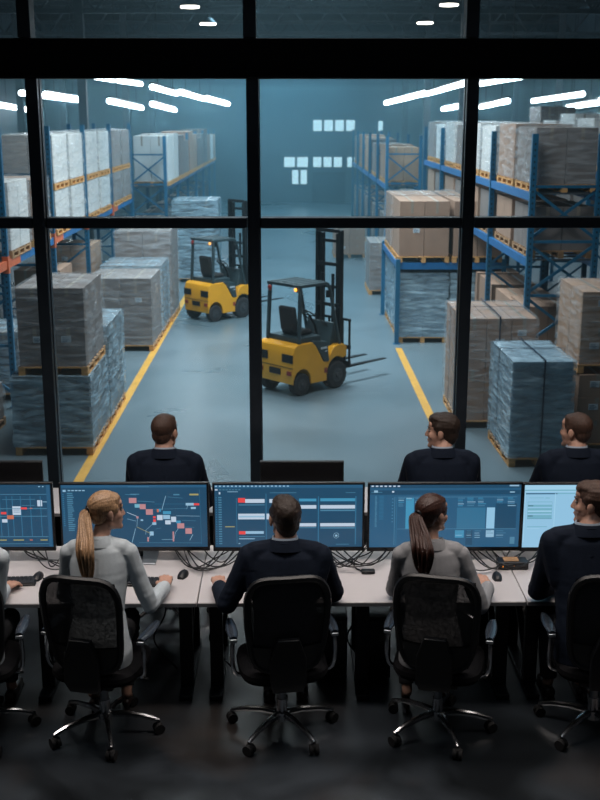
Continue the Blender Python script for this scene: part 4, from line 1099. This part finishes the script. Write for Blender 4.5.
        for q in range(46):
            a = rr.uniform(0, 2 * PI); r_ = math.sqrt(rr.random()); u = math.cos(a) * r_; v = math.sin(a) * r_
            l2 = ln * rr.uniform(.86, 1.02)
            pts = []
            for z, out, wd in ((0, 0, .016), (.1, .018, .040), (.28, .0, .064), (.5, -.012, .072), (.75, -.016, .062), (.93, -.016, .044), (1, -.016, .022)):
                p_ = c0 + bd * (out + v * wd * .62) + sd * (u * wd + .006 * math.sin(q + z * 5) * z) + Vector((0, 0, .02 * math.sin(min(1, z * 5) * PI) * .5 - l2 * z))
                f_ = min(1, max(0, (z - .1) / .35)); yb = -.055 + v * wd * .5
                if p_.y > yb: p_.y += (yb - p_.y) * f_
                pts.append(p_)
            pp = smoothpts(pts, 3)
            n_ = len(pp); pt.tube(pp, [.0082 * (1 - .62 * (i / (n_ - 1)) ** 3) for i in range(n_)], 6)
        pt.build('ponytail', M[hairm], t)
    # jacket: torso and sleeves in one garment
    b = MB()
    if female:
        tor = [(.47, .185, .135, -.02), (.55, .185, .14, -.015), (.64, .165, .125, 0), (.74, .142, .108, lean * .35), (.84, .152, .112, lean * .6), (.94, .165, .118, lean * .85), (1.02, .168, .108, lean), (1.075, .145, .088, lean), (1.11, .09, .07, lean + .003), (1.135, .062, .058, lean + .01)]
    else:
        tor = [(.47, .185, .13, -.02), (.56, .185, .135, -.01), (.68, .175, .128, .01), (.80, .182, .128, lean * .5), (.92, .20, .13, lean * .8), (1.01, .208, .122, lean), (1.075, .185, .10, lean), (1.115, .125, .08, lean + .003), (1.145, .075, .068, lean + .01)]
    def bl(z, rx, ry, cy, n=28):
        return [Vector((math.copysign(abs(math.cos(a)) ** .8, math.cos(a)) * rx, cy + math.copysign(abs(math.sin(a)) ** .9, math.sin(a)) * ry + tw * math.cos(a), zq(z))) for a in [j * 2 * PI / n for j in range(n)]]
    b.loft([bl(*r_) for r_ in tor])
    for s in (-1, 1):
        b.pill(nb + Vector((s * .03, 0, -.025)), sh[s] + Vector((-s * .02, 0, .012)), .055 if female else .062, .052 if female else .06)
        if not female: b.pill(sh[s] + Vector((s * .01, 0, -.02)), Vector((s * .15, lean * .7, zq(.88))), .07, .075)
    ru, re, rw = (.054, .049, .043) if female else (.066, .060, .049)
    for s in (-1, 1):
        a_, el, wr = J[s]
        cut = el.lerp(wr, .93)
        m1 = a_.lerp(el, .5)
        b.chain([a_ + Vector((-s * .03, 0, 0)), a_ + Vector((s * .012, 0, -.012)), m1, el, el.lerp(wr, .5)], [ru * .95, ru, ru * .96, re, re * .92])
        b.cone(el.lerp(wr, .5), cut, re * .92, rw, 16)
    # standing collar
    col = [nb + Vector((math.cos(a) * (nr + .018), math.sin(a) * (nr + .016) + .004, .018 - .012 * math.sin(a))) for a in [j * 2 * PI / 20 for j in range(20)]]
    b.tube(col, .010, 8, closed=True)
    el_ = [J[s][1] for s in (-1, 1)]
    def dsp(c):
        f = .0016 * noise.noise(c * 9) + .0005
        for e_ in el_:
            d = (c - e_).length
            if d < .2: f += .0055 * (1 - d / .2) * noise.noise(Vector((c.x * 14, c.y * 14, c.z * 38)))
        if c.z < 1.0: f += .003 * noise.noise(Vector((c.x * 8, c.y * 8, c.z * 22)))
        if abs(c.x) < .004 and c.y < lean and c.z < 1.08 and c.z > .55: f -= .0025
        return f
    linkmesh('jacket', remesh(b, 'jacket', .0075, M[jacket], 3, dsp), t)
    cb = MB(); rg = []
    for q, (dr, dz_) in enumerate(((.012, .028), (.018, .034), (.024, .026), (.042, -.006), (.052, -.026), (.046, -.028), (.030, -.01), (.014, .012))):
        ring = []
        for j in range(28):
            a = j * 2 * PI / 28; bk = max(0, -math.sin(a)); fr = max(0, math.sin(a))
            ring.append(nb + Vector((math.cos(a) * (nr + dr * (1.1 if q > 2 else 1)), math.sin(a) * (nr + dr * (1 - .2 * bk)) + .004, dz_ * (1 - .25 * fr) - .014 * math.sin(a) + (-.012 if q > 2 else 0) * fr)))
        rg.append(ring)
    cb.loft(rg, cap=False, closed=True); cb.build('collar', M[jacket], t)
    if collar:
        b = MB(); rg = []
        for z, r_ in ((.012, .016), (.036, .0125), (.047, .009), (.045, .004), (.012, .006)):
            rg.append([nb + Vector((math.cos(a) * (nr + r_), math.sin(a) * (nr + r_) + .006, z - .010 * math.sin(a))) for a in [j * 2 * PI / 24 for j in range(24)]])
        b.loft(rg, cap=False, closed=True); b.build('shirt_collar', M['shirt'], t)
    for s in (-1, 1):
        _, el, wr = J[s]
        if not female or not collar:
            MB().cone(el.lerp(wr, .8), el.lerp(wr, 1.0), rw * .86, rw * .80, 18).build('shirt_cuff', M['shirt'] if not female else M[jacket], t)
    # trousers and shoes
    b = MB(); b.ell((0, -.02, .565), (.18, .135, .095))
    for s in (-1, 1):
        hp, kn, an = legs[s]
        b.chain([hp, kn], [.088 if not female else .08, .066 if not female else .058]); b.cone(kn, kn.lerp(an, .93 if feet != 'heel' else .9), .066 if not female else .057, .052 if not female else .043, 16)
    linkmesh('trousers', remesh(b, 'trousers', .009, M[trous], 3, lambda c: .003 * noise.noise(Vector((c.x * 10, c.y * 18, c.z * 18)))), t)
    for s in (-1, 1):
        an = legs[s][2]; b = MB()
        if feet == 'heel':
            b.chain([an + Vector((0, -.02, -.055)), an + Vector((0, .05, -.075)), an + Vector((0, .13, -.105)), an + Vector((0, .17, -.108))], [.026, .027, .022, .016])
            b.cone(an + Vector((0, -.03, -.06)), an + Vector((0, -.03, -.128)), .014, .008, 8)
        else:
            b.chain([an + Vector((0, -.03, -.055)), an + Vector((0, .06, -.058)), an + Vector((0, .17, -.066))], [.038, .040, .031])
            b.bx(an.x - .035, an.x + .035, an.y - .06, an.y + .19, .001, .015)
        linkmesh('shoe', remesh(b, 'shoe', .006, M['shoe'], 2), t)
    return t
M['lip'] = mat('lips', (.40, .19, .16), .45)
def dz(px, py, z=DZ): return atz(px, py, z)
def V(x, y, z=0): return Vector((x, y, z))
PY = 5.70
def arm(el, wr, fd, cu=.5): return (el, wr, Vector(fd), cu)
def ax_of(px, py, y): return at(px, py, y).x
# blonde woman
X = ax_of(99, 552, PY + .12)
person('woman with a long blonde ponytail and pale grey blazer', X, PY, True, 'greysuit', 'hair_blond', ('pony', .36), -62,
       {1: arm(dz(150, 605, DZ + .055), dz(165, 586, DZ + .06), (-.05, 1, .12), .45), -1: arm(V(X - .235, 5.94, DZ + .075), V(X - .10, 6.14, DZ + .05), (.4, 1, -.1), .4)}, lean=.12, feet='heel', collar=False, up=.035, hx=.045)
# man in the middle
X = ax_of(285, 552, PY + .12)
person('man in a navy suit with short dark hair, seen from behind in the middle', X, PY, False, 'navy', 'hair_brown', 'short', 14,
       {-1: arm(dz(227, 604, DZ + .07), dz(219, 586, DZ + .062), (-.12, 1, .12), .8), 1: arm(dz(334, 592, DZ + .075), dz(315, 578, DZ + .05), (-.7, .8, -.1), .5)}, lean=.12, up=-.005)
# auburn woman
X = ax_of(431, 552, PY + .12)
person('woman with an auburn ponytail and mid grey blazer, head turned sideways', X, PY, True, 'greysuit2', 'hair_auburn', ('pony', .30), -52,
       {-1: arm(dz(394, 589, DZ + .062), dz(410, 579, DZ + .05), (.7, .8, -.1), .4), 1: arm(dz(481, 606, DZ + .05), dz(488, 586, DZ + .06), (-.28, 1, .15), .3)}, lean=.12, feet='heel', collar=False, up=.012, hx=.01)
# man in profile, right edge
X = ax_of(588, 545, PY + .12)
person('man in a dark navy suit in profile, cut by the right edge of the picture', X, PY + .02, False, 'navy', 'hair_chestnut', 'short', 66,
       {-1: arm(dz(538, 590, DZ + .075), dz(560, 583, DZ + .05), (.6, .8, -.1), .5), 1: arm(V(X + .26, 5.96, DZ + .09), V(X + .15, 6.12, DZ + .05), (-.3, 1, -.1), .4)}, lean=.12, up=.07, hx=.03)
# person cut by the left edge
X = ax_of(-30, 552, PY + .12)
person('person in a pale grey blazer cut by the left edge, one hand on a keyboard', X, PY, True, 'greysuit', 'hair_brown', 'short', -10,
       {1: arm(dz(-2, 600, DZ + .062), dz(4, 588, DZ + .05), (.42, 1, -.08), .5), -1: arm(V(X - .235, 5.94, DZ + .075), V(X - .10, 6.14, DZ + .05), (.4, 1, -.1), .4)}, lean=.12, collar=False)
# three men at the rear row
YR = 7.22
def rear(px, label, yaw, hairm, style, stool_label, first=False):
    X = ax_of(px, 445, YR + .06)
    person(label, X, YR, False, 'navy', hairm, style, yaw,
           {s: arm(V(X + s * .27, YR + .25, DZ + .1), V(X + s * .16, YR + .48, DZ + .05), (-s * .3, 1, -.1), .5) for s in (-1, 1)}, lean=.08, up=.08)
    if first: st.location = (X, YR + .02, 0)
    else: dup(st, (X, YR + .02, 0), .3, stool_label)
rear(164, 'short-haired man in a navy jacket seated beyond the route-map monitor', -22, 'hair_chestnut', 'crop', '', True)
rear(443, 'dark-haired man in a navy jacket seated by the right mullion, face in profile', 72, 'hair_brown', 'short', 'plain black stool under the dark-haired man in profile')
rear(578, 'crop-haired man in a navy jacket seated before the blue wrapped load', 48, 'hair_chestnut', 'crop', 'plain black stool under the man before the blue wrapped load')

# ------------------------------------------------------------------ light, haze, camera
def area(name, loc, size, energy, col, rot=(0, 0, 0), spread=180):
    d = bpy.data.lights.new(name, 'AREA'); d.shape = 'RECTANGLE'; d.size, d.size_y = size; d.energy = energy; d.color = col; d.spread = R(spread)
    o = bpy.data.objects.new(name, d); COL.objects.link(o); o.location = loc; o.rotation_euler = rot; return o
for y, e, c_ in ((16, 430, (.85, .95, 1)), (24, 1150, (.8, .94, 1)), (34, 900, (.55, .84, 1)), (46, 600, (.38, .76, 1)), (60, 620, (.32, .74, 1))):
    area('warehouse_light', (-.3, y, 8.6), (5, 3), e, c_, spread=140)
area('desk_light', (0, 5.7, 4.6), (7, .5), 97, (1, .88, .8), spread=120)
area('rear_desk_light', (0, 7.2, 4.6), (7, .3), 12, (1, .9, .84), spread=70)
area('room_light', (0, 4.0, 4.6), (7, 1.2), 19, (.75, .88, 1.))
w = bpy.data.worlds.new('world'); scene.world = w; w.use_nodes = True
w.node_tree.nodes['Background'].inputs[0].default_value = (.05, .1, .14, 1); w.node_tree.nodes['Background'].inputs[1].default_value = .3
def haze(y0, y1, z1, dens, col, lab):
    m = bpy.data.materials.new('haze'); m.use_nodes = True; nt = m.node_tree; nt.nodes.clear()
    o_ = nt.nodes.new('ShaderNodeOutputMaterial'); v_ = nt.nodes.new('ShaderNodeVolumeScatter')
    v_.inputs['Color'].default_value = (*col, 1); v_.inputs['Density'].default_value = dens; v_.inputs['Anisotropy'].default_value = .2
    nt.links.new(v_.outputs[0], o_.inputs['Volume'])
    hz = MB().bx(WX0 + .05, WX1 - .05, y0, y1, FZ + .02, z1).build('haze', m, smooth=False)
    hz['kind'] = 'stuff'; hz['label'] = lab
haze(WY + .4, 31.99, WCZ - .05, .002, (.5, .85, 1), 'thin clear haze in the near half of the warehouse')
haze(32.01, WEND - .4, 5.2, .012, (.4, .8, 1), 'denser blue haze in the far half of the warehouse')
cd = bpy.data.cameras.new('camera'); cam = bpy.data.objects.new('camera', cd); COL.objects.link(cam)
cam.location = (0, 0, CAMH); cam.rotation_euler = (PI / 2 - PITCH, 0, -YAW)
cd.sensor_fit = 'VERTICAL'; cd.sensor_height = 24; cd.sensor_width = 18; cd.lens = 24 * FPX / 800
cd.clip_start = .1; cd.clip_end = 300
cd.dof.use_dof = True; cd.dof.focus_distance = 6.8; cd.dof.aperture_fstop = 2.8
scene.camera = cam
scene.view_settings.view_transform = 'Standard'; scene.view_settings.look = 'None'; scene.view_settings.gamma = 1
scene.view_settings.exposure = 0; scene.view_settings.use_curve_mapping = False
cy = scene.cycles
cy.max_bounces = 7; cy.diffuse_bounces = 3; cy.glossy_bounces = 3; cy.transparent_max_bounces = 24; cy.volume_bounces = 0
cy.sample_clamp_indirect = 4; cy.caustics_reflective = False; cy.caustics_refractive = False; cy.use_denoising = True
